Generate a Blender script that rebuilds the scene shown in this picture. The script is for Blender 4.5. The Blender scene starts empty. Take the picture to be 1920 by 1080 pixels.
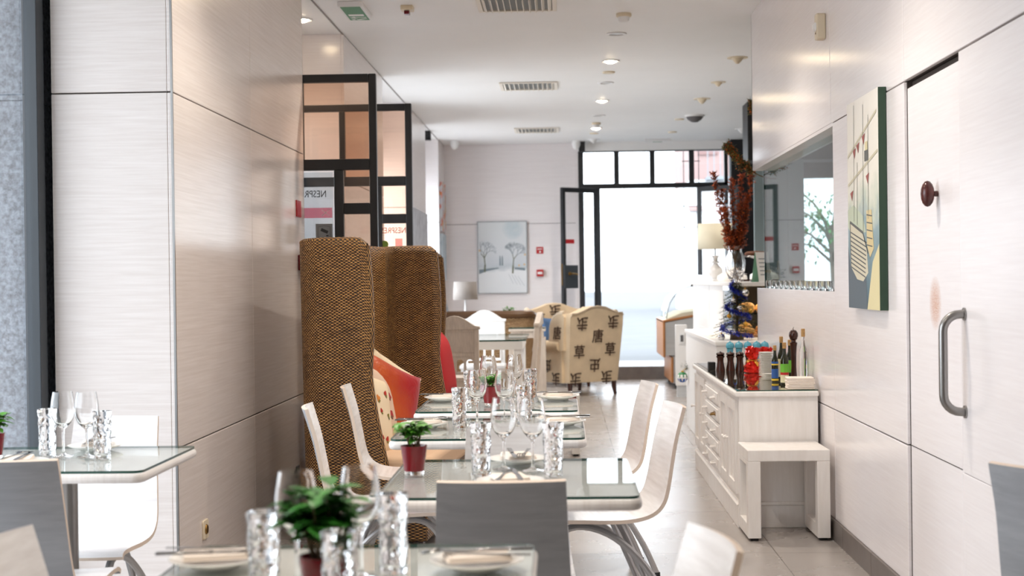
import bpy, bmesh, math, random
from mathutils import Vector, Matrix, Euler
random.seed(7)
SC = bpy.context.scene
COL = SC.collection
PI = math.pi
R = math.radians

# ---------------------------------------------------------------- camera
F = 50.0 / 36.0 * 1920.0                      # focal length in pixels
H = 1.28                                      # eye height
def _unit(v): return v.normalized()
_yc = _unit(Vector(((1056 - 960) / F, (540 - 522) / F, 1.0)))     # room's depth axis in (right, up, forward)
_zc = Vector((-0.0125, 1.0, 0.0)); _zc = _unit(_zc - _yc * _zc.dot(_yc))
_xc = Vector((_zc.y * _yc.z - _zc.z * _yc.y, _zc.z * _yc.x - _zc.x * _yc.z, _zc.x * _yc.y - _zc.y * _yc.x))
cam_d = bpy.data.cameras.new('camera'); cam = bpy.data.objects.new('camera', cam_d); COL.objects.link(cam)
rot = Matrix(((_xc.x, _xc.y, -_xc.z), (_yc.x, _yc.y, -_yc.z), (_zc.x, _zc.y, -_zc.z)))
cam.matrix_world = Matrix.Translation((0, 0, H)) @ rot.to_4x4()
cam_d.lens = 50; cam_d.sensor_width = 36; cam_d.clip_start = 0.05; cam_d.clip_end = 500
cam_d.dof.use_dof = True; cam_d.dof.focus_distance = 6.2; cam_d.dof.aperture_fstop = 4.0
SC.camera = cam
SC.view_settings.view_transform = 'Standard'; SC.view_settings.look = 'None'
SC.view_settings.gamma = 1.0; SC.view_settings.use_curve_mapping = False
SC.view_settings.exposure = 0.06
SC.cycles.transparent_max_bounces = 24
SC.cycles.max_bounces = 14; SC.cycles.transmission_bounces = 14; SC.cycles.diffuse_bounces = 5
SC.cycles.caustics_refractive = True; SC.cycles.blur_glossy = 0.6
SC.cycles.sample_clamp_indirect = 6.0

# ---------------------------------------------------------------- daylight
W = bpy.data.worlds.new('overcast_sky'); SC.world = W; W.use_nodes = True
bg = W.node_tree.nodes['Background']; bg.inputs[0].default_value = (0.84, 0.92, 1.0, 1); bg.inputs[1].default_value = 5.0
def lamp(name, kind, loc, energy, col, **kw):
    l = bpy.data.lights.new(name, kind); l.energy = energy; l.color = col
    for k, v in kw.items(): setattr(l, k, v)
    o = bpy.data.objects.new(name, l); COL.objects.link(o); o.location = loc
    return o
def daylight(name, loc, rx, rz, sx, sy, energy):
    o = lamp(name, 'AREA', loc, energy, (0.9, 0.95, 1.0), shape='RECTANGLE', size=sx, size_y=sy)
    o.rotation_euler = Euler((rx, 0, rz)); return o

# ---------------------------------------------------------------- materials
def lin(c):
    f = lambda v: v / 12.92 if v <= 0.04045 else ((v + 0.055) / 1.055) ** 2.4
    return tuple(f(v / 255.0) for v in c[:3]) + (1.0,)
class NT:
    def __init__(s, name):
        s.m = bpy.data.materials.new(name); s.m.use_nodes = True; s.t = s.m.node_tree; s.n = s.t.nodes
        s.b = s.n['Principled BSDF']; s.out = s.n['Material Output']
    def node(s, kind, **kw):
        n = s.n.new(kind)
        for k, v in kw.items():
            if isinstance(k, str) and hasattr(n, k): setattr(n, k, v)
        return n
    def link(s, a, b): s.t.links.new(a, b)
    def math(s, op, a, b=None, c=None):
        n = s.n.new('ShaderNodeMath'); n.operation = op
        for i, v in enumerate((a, b, c)):
            if v is None: continue
            if isinstance(v, (int, float)): n.inputs[i].default_value = v
            else: s.link(v, n.inputs[i])
        return n.outputs[0]
    def coord(s, which='pos', scale=(1, 1, 1)):
        if which == 'pos': o = s.node('ShaderNodeNewGeometry').outputs['Position']
        else: o = s.node('ShaderNodeTexCoord').outputs[{'obj': 'Object', 'uv': 'UV', 'gen': 'Generated'}[which]]
        mp = s.node('ShaderNodeMapping'); mp.inputs['Scale'].default_value = scale
        s.link(o, mp.inputs[0]); return mp.outputs[0]
    def noise(s, vec, scale, detail=4, rough=0.55, dist=0.0):
        n = s.node('ShaderNodeTexNoise'); n.inputs['Scale'].default_value = scale; n.inputs['Detail'].default_value = detail
        n.inputs['Roughness'].default_value = rough; n.inputs['Distortion'].default_value = dist
        s.link(vec, n.inputs['Vector']); return n.outputs['Fac']
    def ramp(s, fac, stops):
        n = s.node('ShaderNodeValToRGB'); e = n.color_ramp.elements
        while len(e) < len(stops): e.new(0.5)
        for el, (p, c) in zip(e, stops): el.position = p; el.color = lin(c) if max(c) > 1.0 or len(c) == 3 else c
        s.link(fac, n.inputs[0]); return n.outputs[0]
    def mix(s, fac, a, b):
        n = s.node('ShaderNodeMix'); n.data_type = 'RGBA'
        for i, v in ((0, fac), (6, a), (7, b)):
            if isinstance(v, (int, float)): n.inputs[i].default_value = v
            elif isinstance(v, tuple): n.inputs[i].default_value = v
            else: s.link(v, n.inputs[i])
        return n.outputs[2]
    def bump(s, h, strength, dist=0.01):
        n = s.node('ShaderNodeBump'); n.inputs['Strength'].default_value = strength; n.inputs['Distance'].default_value = dist
        s.link(h, n.inputs['Height']); s.link(n.outputs[0], s.b.inputs['Normal'])
    def set(s, col=None, rough=None, metal=None, **kw):
        if col is not None:
            if isinstance(col, tuple): s.b.inputs['Base Color'].default_value = lin(col)
            else: s.link(col, s.b.inputs['Base Color'])
        if rough is not None:
            if isinstance(rough, (int, float)): s.b.inputs['Roughness'].default_value = rough
            else: s.link(rough, s.b.inputs['Roughness'])
        if metal is not None: s.b.inputs['Metallic'].default_value = metal
        for k, v in kw.items(): s.b.inputs[k.replace('_', ' ')].default_value = v
        return s
def P(name, col, rough=0.5, metal=0.0, var=0.0, scale=30.0, stretch=(1, 1, 1), bump=0.0, bscale=None, where='obj', **kw):
    t = NT(name)
    if var > 0 or bump > 0:
        v = t.coord(where, stretch); n = t.noise(v, scale)
        if var > 0:
            lo = tuple(max(0, c * (1 - var)) for c in col); hi = tuple(min(255, c * (1 + var * .6)) for c in col)
            t.set(t.ramp(n, [(0.3, lo), (0.7, hi)]))
        else: t.set(col)
        if bump > 0:
            nb = n if bscale is None else t.noise(v, bscale)
            t.bump(nb, bump, 0.003)
    else: t.set(col)
    t.set(None, rough, metal, **kw)
    return t.m
def pane_mat(name, tint=(1, 1, 1), refl=1.0, rough=0.0, ior=1.5):
    t = NT(name); t.n.remove(t.b)
    tr = t.node('ShaderNodeBsdfTransparent'); tr.inputs[0].default_value = tint + (1,)
    gl = t.node('ShaderNodeBsdfGlossy'); gl.inputs['Roughness'].default_value = rough
    fr = t.node('ShaderNodeFresnel'); bf = t.node('ShaderNodeNewGeometry').outputs['Backfacing']
    t.link(t.math('ADD', t.math('MULTIPLY', bf, 1 / ior - ior), ior), fr.inputs[0])
    mx = t.node('ShaderNodeMixShader'); t.link(t.math('MINIMUM', t.math('MULTIPLY', fr.outputs[0], refl), 1.0), mx.inputs[0])
    t.link(tr.outputs[0], mx.inputs[1]); t.link(gl.outputs[0], mx.inputs[2]); t.link(mx.outputs[0], t.out.inputs[0])
    return t.m
def glow(name, col, strength):
    t = NT(name); t.set(col, 0.4)
    t.b.inputs['Emission Color'].default_value = lin(col); t.b.inputs['Emission Strength'].default_value = strength
    return t.m
def lacquer(name, a, b, rough, stretch=(3, 3, 110), stain=None, bumpy=0.03):
    """limed white panelling: fine brushed streaks under a satin lacquer"""
    t = NT(name); v = t.coord('pos', stretch)
    n1 = t.noise(v, 1.0, 5, 0.6, 0.25); n2 = t.noise(t.coord('pos', (1.1, 1.1, 1.4)), 1.0, 3)
    f = t.math('ADD', t.math('MULTIPLY', n1, 0.75), t.math('MULTIPLY', n2, 0.3))
    c = t.ramp(f, [(0.3, a), (0.72, b)])
    if stain:
        p, size, sc = stain
        geo = t.node('ShaderNodeNewGeometry'); sep = t.node('ShaderNodeSeparateXYZ'); t.link(geo.outputs['Position'], sep.inputs[0])
        dy = t.math('DIVIDE', t.math('SUBTRACT', sep.outputs[1], p[1]), size[0]); dz = t.math('DIVIDE', t.math('SUBTRACT', sep.outputs[2], p[2]), size[1])
        d = t.math('ADD', t.math('MULTIPLY', dy, dy), t.math('MULTIPLY', dz, dz))
        k = t.math('MAXIMUM', t.math('SUBTRACT', 1.0, d), 0.0)
        k = t.math('MULTIPLY', k, t.math('MULTIPLY', t.noise(t.coord('pos', (20, 40, 300)), 1.0, 3), 1.3))
        c = t.mix(k, c, lin(sc))
    t.set(c, rough); t.bump(n1, bumpy, 0.002)
    return t.m
def wicker_mat(name, dark, mid, light, du=0.022, dv=0.0058):
    t = NT(name); uv = t.node('ShaderNodeTexCoord').outputs['UV']; sp = t.node('ShaderNodeSeparateXYZ'); t.link(uv, sp.inputs[0])
    wob = t.noise(t.coord('uv', (6, 6, 6)), 4.0, 2)
    wob2 = t.math('MULTIPLY', t.math('SUBTRACT', wob, 0.5), 0.9)
    u = t.math('ADD', t.math('DIVIDE', sp.outputs[0], du), wob2); v = t.math('ADD', t.math('DIVIDE', sp.outputs[1], dv), t.math('MULTIPLY', wob2, 1.2))
    ri = t.math('FLOOR', v); vf = t.math('FRACT', v)
    uu = t.math('ADD', u, t.math('MULTIPLY', t.math('MODULO', ri, 2.0), 1.0))          # each row goes over the other stake
    arch = t.math('ADD', t.math('MULTIPLY', t.math('COSINE', t.math('MULTIPLY', uu, PI)), 0.5), 0.5)
    rowp = t.math('SINE', t.math('MULTIPLY', vf, PI))
    h = t.math('MULTIPLY', arch, rowp)
    rn = t.node('ShaderNodeTexWhiteNoise'); rn.noise_dimensions = '2D'
    cb = t.node('ShaderNodeCombineXYZ'); t.link(ri, cb.inputs[0]); t.link(t.math('FLOOR', t.math('MULTIPLY', uu, 0.5)), cb.inputs[1]); t.link(cb.outputs[0], rn.inputs['Vector'])
    big = t.noise(t.coord('uv', (3, 3, 3)), 2.5, 3)
    val = t.math('ADD', t.math('MULTIPLY', h, t.math('ADD', t.math('MULTIPLY', rn.outputs['Value'], 0.55), 0.55)), t.math('MULTIPLY', t.math('SUBTRACT', big, 0.5), 0.3))
    t.set(t.ramp(val, [(0.08, dark), (0.34, mid), (0.8, light)]), 0.42)
    t.bump(h, 0.9, 0.006)
    return t.m

M = {}
M['wall'] = lacquer('limed_white_panel', (236, 230, 231), (246, 242, 243), 0.18)
M['wall_scuffed'] = lacquer('limed_white_panel_scuffed', (236, 230, 231), (246, 242, 243), 0.28, stain=((0, 5.08, 1.175), (0.085, 0.10), (196, 128, 72)))
M['pillar'] = lacquer('limed_oak_panel', (216, 205, 199), (234, 226, 222), 0.25, (4, 2, 100))
M['ceil'] = P('ceiling_paint', (246, 246, 246), 0.55, var=0.01, scale=1.5, where='pos')
M['softgap'] = P('grey_joint', (150, 146, 144), 0.8)
M['gap'] = P('dark_joint', (62, 54, 50), 0.8)
def floor_mat():
    t = NT('large_grey_tiles'); g = t.node('ShaderNodeNewGeometry'); s = t.node('ShaderNodeSeparateXYZ'); t.link(g.outputs['Position'], s.inputs[0])
    fx = t.math('DIVIDE', t.math('SUBTRACT', s.outputs[0], 0.358 - 6.1), 0.61); fy = t.math('DIVIDE', t.math('SUBTRACT', s.outputs[1], 6.60 - 23.2), 1.16)
    ex = t.math('MULTIPLY', t.math('ABSOLUTE', t.math('SUBTRACT', t.math('FRACT', t.math('ADD', fx, 0.5)), 0.5)), 0.61)
    ey = t.math('MULTIPLY', t.math('ABSOLUTE', t.math('SUBTRACT', t.math('FRACT', t.math('ADD', fy, 0.5)), 0.5)), 1.16)
    gr = t.math('LESS_THAN', t.math('MINIMUM', ex, ey), 0.0022)
    cb = t.node('ShaderNodeCombineXYZ'); t.link(t.math('FLOOR', fx), cb.inputs[0]); t.link(t.math('FLOOR', fy), cb.inputs[1])
    wn = t.node('ShaderNodeTexWhiteNoise'); wn.noise_dimensions = '2D'; t.link(cb.outputs[0], wn.inputs['Vector'])
    n = t.noise(t.coord('pos', (1, 1, 1)), 2.2, 5, 0.55)
    f = t.math('ADD', t.math('MULTIPLY', n, 0.8), t.math('MULTIPLY', wn.outputs['Value'], 0.18))
    c = t.ramp(f, [(0.25, (158, 152, 148)), (0.8, (172, 166, 162))])
    t.set(t.mix(gr, c, lin((104, 98, 94))), t.math('ADD', 0.2, t.math('MULTIPLY', n, 0.14)))
    return t.m
M['floor'] = floor_mat()
M['skirt'] = P('grey_skirting_tile', (112, 104, 100), 0.4, var=0.08, scale=8, where='pos')
M['granite'] = P('grey_granite', (128, 134, 142), 0.7, var=0.3, scale=60, bump=0.5, where='pos')
M['frame'] = P('blackened_steel', (38, 40, 43), 0.42, 0.0, var=0.1, scale=12)
M['frame_gray'] = P('dark_grey_steel_trim', (52, 58, 64), 0.4)
M['pane'] = pane_mat('window_glass')
M['pane_grey'] = pane_mat('bar_window_glass', (0.78, 0.86, 0.86), 0.8)
M['pane_peach'] = pane_mat('bronze_glass', (0.97, 0.83, 0.73), 1.0)
M['tabletop'] = lacquer('white_table_wood', (222, 216, 212), (242, 239, 237), 0.35, (80, 4, 4))
M['tableglass'] = pane_mat('table_glass', (0.965, 0.985, 0.98), 0.8)
M['glassedge'] = P('green_glass_edge', (32, 72, 62), 0.15)
def shell_mat(name, a, b, r):
    t = NT(name); n = t.noise(t.coord('obj', (4, 60, 60)), 1.0, 4); t.set(t.ramp(n, [(0.3, a), (0.7, b)]), r); t.bump(n, 0.05, 0.002); return t.m
M['chair'] = shell_mat('white_plywood', (218, 214, 213), (238, 236, 236), 0.27)
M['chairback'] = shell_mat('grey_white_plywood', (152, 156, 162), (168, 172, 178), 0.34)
M['chairedge'] = P('plywood_edge', (226, 208, 192), 0.5)
M['steel'] = P('satin_steel', (150, 148, 146), 0.3, 0.85)
M['tube'] = P('silver_tube', (176, 174, 174), 0.36, 0.6)
M['cutlery'] = P('polished_cutlery', (150, 148, 147), 0.14, 1.0)
M['china'] = P('white_china', (240, 238, 234), 0.15)
M['napkin'] = P('cream_napkin', (240, 228, 216), 0.9, bump=0.2, bscale=180)
M['glass'] = NT('clear_glass').set((255, 255, 255), 0.0, 0.0, Transmission_Weight=1.0, IOR=1.45).m
M['crystal'] = NT('cut_glass').set((255, 255, 255), 0.015, 0.0, Transmission_Weight=1.0, IOR=1.46).m
M['redpot'] = P('wine_red_glass', (120, 14, 26), 0.1)
M['soil'] = P('potting_soil', (58, 44, 34), 0.95, var=0.3, scale=90)
M['leaf'] = P('bright_leaf', (82, 148, 44), 0.4, var=0.35, scale=18, Subsurface_Weight=0.0)
M['leafdark'] = P('deep_green_leaf', (54, 124, 44), 0.38, var=0.35, scale=22)
M['stem'] = P('brown_stem', (92, 72, 48), 0.8)
M['wicker'] = wicker_mat('brown_wicker', (44, 27, 13), (146, 98, 48), (226, 174, 102), 0.019, 0.0072)
M['wickerpale'] = wicker_mat('pale_wicker', (96, 66, 38), (176, 136, 90), (226, 192, 144), 0.022, 0.009)
M['tan'] = P('tan_upholstery', (212, 180, 150), 0.9, bump=0.25, bscale=220)
M['black'] = P('black', (20, 20, 22), 0.5)
M['white'] = P('white_paint', (240, 238, 236), 0.4)
M['cream'] = P('cream_plastic', (226, 212, 186), 0.4)
M['whiteplastic'] = P('white_plastic', (236, 236, 236), 0.35)
M['red'] = P('red_sign', (186, 24, 30), 0.4)
M['darkred'] = P('dark_red_lens', (104, 10, 24), 0.2)
M['green'] = P('green_sign', (30, 128, 74), 0.4)
M['greenpale'] = P('green_sticker', (128, 206, 110), 0.5)
M['furn'] = lacquer('distressed_white_furniture', (230, 225, 220), (244, 241, 238), 0.42, (30, 30, 4), bumpy=0.15)
M['furnwarm'] = P('limed_wood', (210, 196, 182), 0.5, var=0.06, scale=10, stretch=(8, 8, 1))
M['brass'] = P('old_brass', (150, 116, 62), 0.3, 0.9)
M['grill'] = P('vent_cream', (238, 232, 222), 0.5)
M['lamp_on'] = glow('lit_lamp_lens', (255, 230, 190), 60.0)
M['lamp_off'] = P('unlit_lamp_lens', (205, 205, 205), 0.25)
M['chrome'] = P('chrome', (220, 220, 220), 0.12, 1.0)
M['stone'] = P('red_polished_stone', (88, 44, 42), 0.2, var=0.25, scale=30)
M['darkwood'] = P('dark_turned_wood', (58, 28, 18), 0.25)
M['bluemill'] = P('turquoise_lacquer', (92, 168, 190), 0.2)
M['foilred'] = P('red_foil', (214, 30, 16), 0.16, 0.55, bump=0.6, bscale=40)
M['gold'] = P('gold_ribbon', (226, 168, 62), 0.3, 0.5)
M['oil'] = P('dark_olive_bottle', (32, 34, 12), 0.08)
M['cork'] = P('cork', (190, 150, 98), 0.8, var=0.15, scale=80)
M['lab_blue'] = P('blue_label', (46, 92, 168), 0.5); M['lab_yellow'] = P('yellow_label', (236, 200, 60), 0.5)
M['lab_green'] = P('green_label', (112, 190, 58), 0.5); M['lab_cream'] = P('cream_label', (222, 216, 180), 0.6)
M['shade_cream'] = NT('cream_lampshade').set((232, 226, 204), 0.9, 0.0).m
M['shade_grey'] = P('grey_lampshade', (150, 143, 138), 0.9, bump=0.2, bscale=200)
M['ceramic'] = P('white_ceramic', (226, 226, 226), 0.25)
M['blueglitter'] = P('blue_tinsel', (70, 88, 206), 0.3, 0.45)
M['silver'] = P('silver_glitter', (222, 222, 224), 0.18, 0.9)
M['needle'] = P('fir_needles', (62, 70, 32), 0.7, var=0.3, scale=20)
M['berry'] = P('orange_berries', (216, 100, 32), 0.5, var=0.3, scale=30)
M['rustleaf'] = P('rust_dried_leaf', (138, 62, 34), 0.7, var=0.35, scale=25)
M['olive_leaf'] = P('olive_dried_leaf', (128, 120, 62), 0.7, var=0.3, scale=25)
M['burlap'] = P('burlap_fabric', (220, 198, 166), 0.9, var=0.05, scale=6, bump=0.2, bscale=240)
M['burlap_pale'] = P('pale_piping_fabric', (206, 188, 164), 0.85)
M['ink'] = P('printed_brown_ink', (70, 48, 36), 0.9)
M['blue_cloth'] = P('blue_cloth', (82, 112, 152), 0.9, bump=0.2, bscale=200)
M['redcloth'] = P('red_cloth', (190, 34, 40), 0.85, bump=0.15, bscale=200)
M['glasscase'] = pane_mat('case_glass', (0.93, 0.96, 0.96), 1.2)
M['ss'] = P('brushed_stainless', (208, 210, 212), 0.4, 0.1, var=0.05, scale=4, stretch=(1, 1, 30))
M['wood'] = P('orange_beech', (190, 128, 74), 0.45)
M['pastry'] = P('golden_pastry', (214, 160, 88), 0.7, var=0.2, scale=30)
M['chocolate'] = P('brown_cake', (108, 62, 34), 0.7, var=0.3, scale=50, bump=0.5)
M['teal'] = P('bar_room_wall', (122, 136, 138), 0.6)
M['dgrey'] = P('dark_grey_wall', (96, 94, 96), 0.6)
M['pink_render'] = P('pink_render_facade', (176, 148, 143), 0.9)
M['pavement'] = P('pale_pavement', (106, 108, 110), 0.9, var=0.05, scale=1.2, where='pos')
M['paper'] = P('white_paper', (238, 238, 236), 0.8)
M['pinkpaper'] = P('pink_red_paper', (210, 96, 106), 0.7)
M['greypaper'] = P('grey_print', (150, 156, 160), 0.8)

# ---------------------------------------------------------------- mesh builder
class MB:
    def __init__(s):
        s.bm = bmesh.new(); s.uv = s.bm.loops.layers.uv.new('UVMap')
    def _f(s, vs, mi=0):
        try: f = s.bm.faces.new(vs)
        except ValueError: return None
        f.material_index = mi; return f
    def box(s, x0, x1, y0, y1, z0, z1, mi=0, X=None):
        c = [Vector((x, y, z)) for z in (z0, z1) for y in (y0, y1) for x in (x0, x1)]
        if X is not None: c = [X @ p for p in c]
        v = [s.bm.verts.new(p) for p in c]
        for q in ((0, 2, 3, 1), (4, 5, 7, 6), (0, 1, 5, 4), (2, 6, 7, 3), (0, 4, 6, 2), (1, 3, 7, 5)):
            f = s._f([v[i] for i in q], mi)
            n = f.normal if f else None
            if f:
                f.normal_update(); n = f.normal
                for l in f.loops:
                    p = l.vert.co
                    l[s.uv].uv = (p.y, p.z) if abs(n.x) > .7 else ((p.x, p.z) if abs(n.y) > .7 else (p.x, p.y))
        return s
    def prism(s, poly, plane, d0, d1, mi=0, X=None):
        """poly of (a, b); plane 'xz' extrudes along y, 'yz' along x, 'xy' along z"""
        def pt(a, b, d): return {'xz': (a, d, b), 'yz': (d, a, b), 'xy': (a, b, d)}[plane]
        A = [Vector(pt(a, b, d0)) for a, b in poly]; B = [Vector(pt(a, b, d1)) for a, b in poly]
        if X is not None: A = [X @ p for p in A]; B = [X @ p for p in B]
        va = [s.bm.verts.new(p) for p in A]; vb = [s.bm.verts.new(p) for p in B]
        n = len(poly); fs = [s._f(va, mi), s._f(list(reversed(vb)), mi)]
        for i in range(n): fs.append(s._f([va[i], vb[i], vb[(i + 1) % n], va[(i + 1) % n]], mi))
        bmesh.ops.recalc_face_normals(s.bm, faces=[f for f in fs if f])
        return s
    def lathe(s, prof, n=24, X=None, mi=0, jitter=None):
        rings = []
        for k, (r, z) in enumerate(prof):
            if r < 1e-6: rings.append([s.bm.verts.new(X @ Vector((0, 0, z)) if X is not None else (0, 0, z))])
            else:
                ring = []
                for i in range(n):
                    a = 2 * PI * i / n; rr = r * (jitter(a, z, k) if jitter else 1)
                    p = Vector((rr * math.cos(a), rr * math.sin(a), z)); ring.append(s.bm.verts.new(X @ p if X is not None else p))
                rings.append(ring)
        for A, B in zip(rings, rings[1:]):
            for i in range(n):
                j = (i + 1) % n
                if len(A) == 1 and len(B) == 1: continue
                if len(A) == 1: s._f([A[0], B[i], B[j]][::-1], mi)
                elif len(B) == 1: s._f([A[i], A[j], B[0]], mi)
                else: s._f([A[i], A[j], B[j], B[i]], mi)
        return s
    def tube(s, pts, r, n=8, mi=0, caps=True, X=None, closed=False):
        pts = [Vector(p) for p in pts]; m = len(pts); rr = r if isinstance(r, (list, tuple)) else [r] * m
        prev = None; rings = []
        for i, p in enumerate(pts):
            d = (pts[(i + 1) % m] - pts[i - 1]) if closed else (pts[min(i + 1, m - 1)] - pts[max(i - 1, 0)])
            d = d.normalized() if d.length > 1e-9 else Vector((0, 0, 1))
            if prev is None:
                up = Vector((0, 0, 1)) if abs(d.z) < .9 else Vector((1, 0, 0)); a = d.cross(up).normalized()
            else: a = (prev - d * prev.dot(d)).normalized()
            prev = a; b = d.cross(a)
            ring = []
            for k in range(n):
                t = 2 * PI * k / n; q = p + (a * math.cos(t) + b * math.sin(t)) * rr[i]
                ring.append(s.bm.verts.new(X @ q if X is not None else q))
            rings.append(ring)
        pairs = list(zip(rings, rings[1:])) + ([(rings[-1], rings[0])] if closed else [])
        for A, B in pairs:
            for k in range(n): s._f([A[k], A[(k + 1) % n], B[(k + 1) % n], B[k]], mi)
        if caps and not closed:
            s._f(list(reversed(rings[0])), mi); s._f(rings[-1], mi)
        return s
    def grid(s, fn, nu, nv, mi=0, X=None, uvs=(1, 1), closeu=False, mif=None):
        V = [[s.bm.verts.new((X @ Vector(fn(i / nu, j / nv))) if X is not None else Vector(fn(i / nu, j / nv))) for j in range(nv + 1)] for i in range(nu + (0 if closeu else 1))]
        N = len(V)
        for i in range(nu):
            for j in range(nv):
                i2 = (i + 1) % N if closeu else i + 1
                f = s._f([V[i][j], V[i2][j], V[i2][j + 1], V[i][j + 1]], mif(i / nu, j / nv) if mif else mi)
                if f:
                    for l, (a, b) in zip(f.loops, ((i, j), (i + 1, j), (i + 1, j + 1), (i, j + 1))): l[s.uv].uv = (a / nu * uvs[0], b / nv * uvs[1])
        return s
    def ball(s, c, r, n=10, mi=0, X=None):
        rx, ry, rz = r if isinstance(r, (tuple, list)) else (r, r, r)
        T = Matrix.Translation(c) @ Matrix.Diagonal((rx, ry, rz, 1)); T = X @ T if X is not None else T
        k = max(4, n // 2); s.lathe([(math.sin(PI * i / k), -math.cos(PI * i / k)) if 0 < i < k else (0, -math.cos(PI * i / k)) for i in range(k + 1)], n, T, mi); return s
    def text(s, txt, size, X, depth=0.0005, mi=0, flip=False, bold=0.0):
        cu = bpy.data.curves.new('t', 'FONT'); cu.body = txt; cu.size = size; cu.extrude = depth; cu.offset = bold; cu.align_x = 'CENTER'; cu.align_y = 'CENTER'; cu.resolution_u = 2
        o = bpy.data.objects.new('t', cu); COL.objects.link(o); bpy.context.view_layer.update()
        dg = bpy.context.evaluated_depsgraph_get(); me = bpy.data.meshes.new_from_object(o.evaluated_get(dg))
        bpy.data.objects.remove(o); bpy.data.curves.remove(cu)
        me.transform(X @ (Matrix.Diagonal((1, -1, 1, 1)) if flip else Matrix.Identity(4)))
        n0 = len(s.bm.faces); s.bm.from_mesh(me); s.bm.faces.ensure_lookup_table()
        for f in s.bm.faces[n0:]: f.material_index = mi
        bpy.data.meshes.remove(me); return s
    def mesh(s, name, mats, smooth=35):
        me = bpy.data.meshes.new(name); s.bm.normal_update(); s.bm.to_mesh(me); s.bm.free()
        for m in (mats if isinstance(mats, (list, tuple)) else [mats]): me.materials.append(M[m] if isinstance(m, str) else m)
        if smooth:
            me.polygons.foreach_set('use_smooth', [True] * len(me.polygons)); me.set_sharp_from_angle(angle=R(smooth))
        return me
    def build(s, name, mats, parent=None, smooth=35, bevel=0, seg=2, solid=0, offs=0, sub=0, fix=True):
        if fix: bmesh.ops.recalc_face_normals(s.bm, faces=s.bm.faces[:])
        o = bpy.data.objects.new(name, s.mesh(name, mats, smooth)); COL.objects.link(o)
        if parent is not None: o.parent = parent
        if solid:
            md = o.modifiers.new('thickness', 'SOLIDIFY'); md.thickness = solid; md.offset = offs
        if bevel:
            md = o.modifiers.new('bevel', 'BEVEL'); md.width = bevel; md.segments = seg; md.limit_method = 'ANGLE'; md.angle_limit = R(40); md.harden_normals = False
        if sub:
            md = o.modifiers.new('sub', 'SUBSURF'); md.levels = sub; md.render_levels = sub
        return o
def tag(o, label=None, cat=None, group=None, kind=None):
    if label: o['label'] = label
    if cat: o['category'] = cat
    if group: o['group'] = group
    if kind: o['kind'] = kind
    return o
def thing(name, label, cat, loc=(0, 0, 0), rz=0.0, group=None):
    o = bpy.data.objects.new(name, None); COL.objects.link(o); o.empty_display_size = 0.05
    o.location = loc; o.rotation_euler = (0, 0, rz)
    return tag(o, label, cat, group)
def place(o, loc, rz=0.0, rx=0.0, ry=0.0):
    o.location = loc; o.rotation_euler = (rx, ry, rz); return o
def copy_tree(o, loc=None, rz=None, label=None, group=None, parent=None):
    c = o.copy(); COL.objects.link(c)
    if parent is not None: c.parent = parent
    for ch in list(o.children): copy_tree(ch, parent=c)
    if loc is not None: c.location = loc
    if rz is not None: c.rotation_euler = (c.rotation_euler.x, c.rotation_euler.y, rz)
    if label: c['label'] = label
    if group: c['group'] = group
    return c
def struct(o): o['kind'] = 'structure'; return o
def rrect(x0, x1, y0, y1, r, n=5):
    out = []
    for cx, cy, a0 in ((x1 - r, y1 - r, 0), (x0 + r, y1 - r, 90), (x0 + r, y0 + r, 180), (x1 - r, y0 + r, 270)):
        for k in range(n + 1):
            a = R(a0 + 90 * k / n); out.append((cx + r * math.cos(a), cy + r * math.sin(a)))
    return out
def lerp(a, b, t): return a + (b - a) * t
def interp(pts, t):
    """smooth Catmull-Rom through 2-D/3-D points, t in 0..1"""
    n = len(pts) - 1; x = min(max(t, 0), 1) * n; i = min(int(x), n - 1); f = x - i
    p0, p1, p2, p3 = pts[max(i - 1, 0)], pts[i], pts[i + 1], pts[min(i + 2, n)]
    return tuple(0.5 * ((2 * b) + (c - a) * f + (2 * a - 5 * b + 4 * c - d) * f * f + (3 * b - a - 3 * c + d) * f ** 3) for a, b, c, d in zip(p0, p1, p2, p3))
# ================================================================ the room
ZC, J1, J2, XR, XL, XP, XO, YB = 3.06, 2.01, 0.63, 1.30, -1.56, -1.52, -2.05, 18.8
daylight('window_daylight_left', (-2.35, 4.25, 1.55), R(90), R(-90), 2.3, 2.8, 22)
daylight('window_daylight_far', (-2.35, 13.27, 1.4), R(90), R(-90), 1.6, 2.3, 60)
daylight('window_daylight_farther', (-2.35, 17.1, 1.4), R(90), R(-90), 1.6, 2.3, 60)

b = MB(); b.box(-2.1, 4.0, -3.0, 17.85, -0.1, 0)
struct(b.build('floor', 'floor', smooth=0))
b = MB(); b.box(-2.6, 4.0, 17.85, 19.1, -0.1, 0.165); struct(b.build('trim_2', 'skirt', smooth=0, bevel=.004))       # step up to the street door
b = MB(); b.box(-3.2, 4.0, -3.0, YB + .2, ZC, ZC + .15)
struct(b.build('ceiling', 'ceil', smooth=0))
b = MB(); b.box(XL - .01, XL, 8.35, YB, ZC - .006, ZC - .001); struct(b.build('trim_3', 'softgap', smooth=0))

def panelled(name, backing, panels, mat='wall', extra=None, bevel=.003):
    """a wall: dark carcass showing in the joints + limed panels, one structural mesh"""
    b = MB()
    for q in backing: b.box(*q, mi=1)
    for q in panels: b.box(*q)
    return struct(b.build(name, [mat, 'gap'], smooth=0, bevel=bevel))
G = .0025
def rows(a0, a1, cuts): # vertical joints at cuts
    e = [a0] + cuts + [a1]; return [(e[i] + (G if i else 0), e[i + 1] - (G if i < len(e) - 2 else 0)) for i in range(len(e) - 1)]
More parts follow.
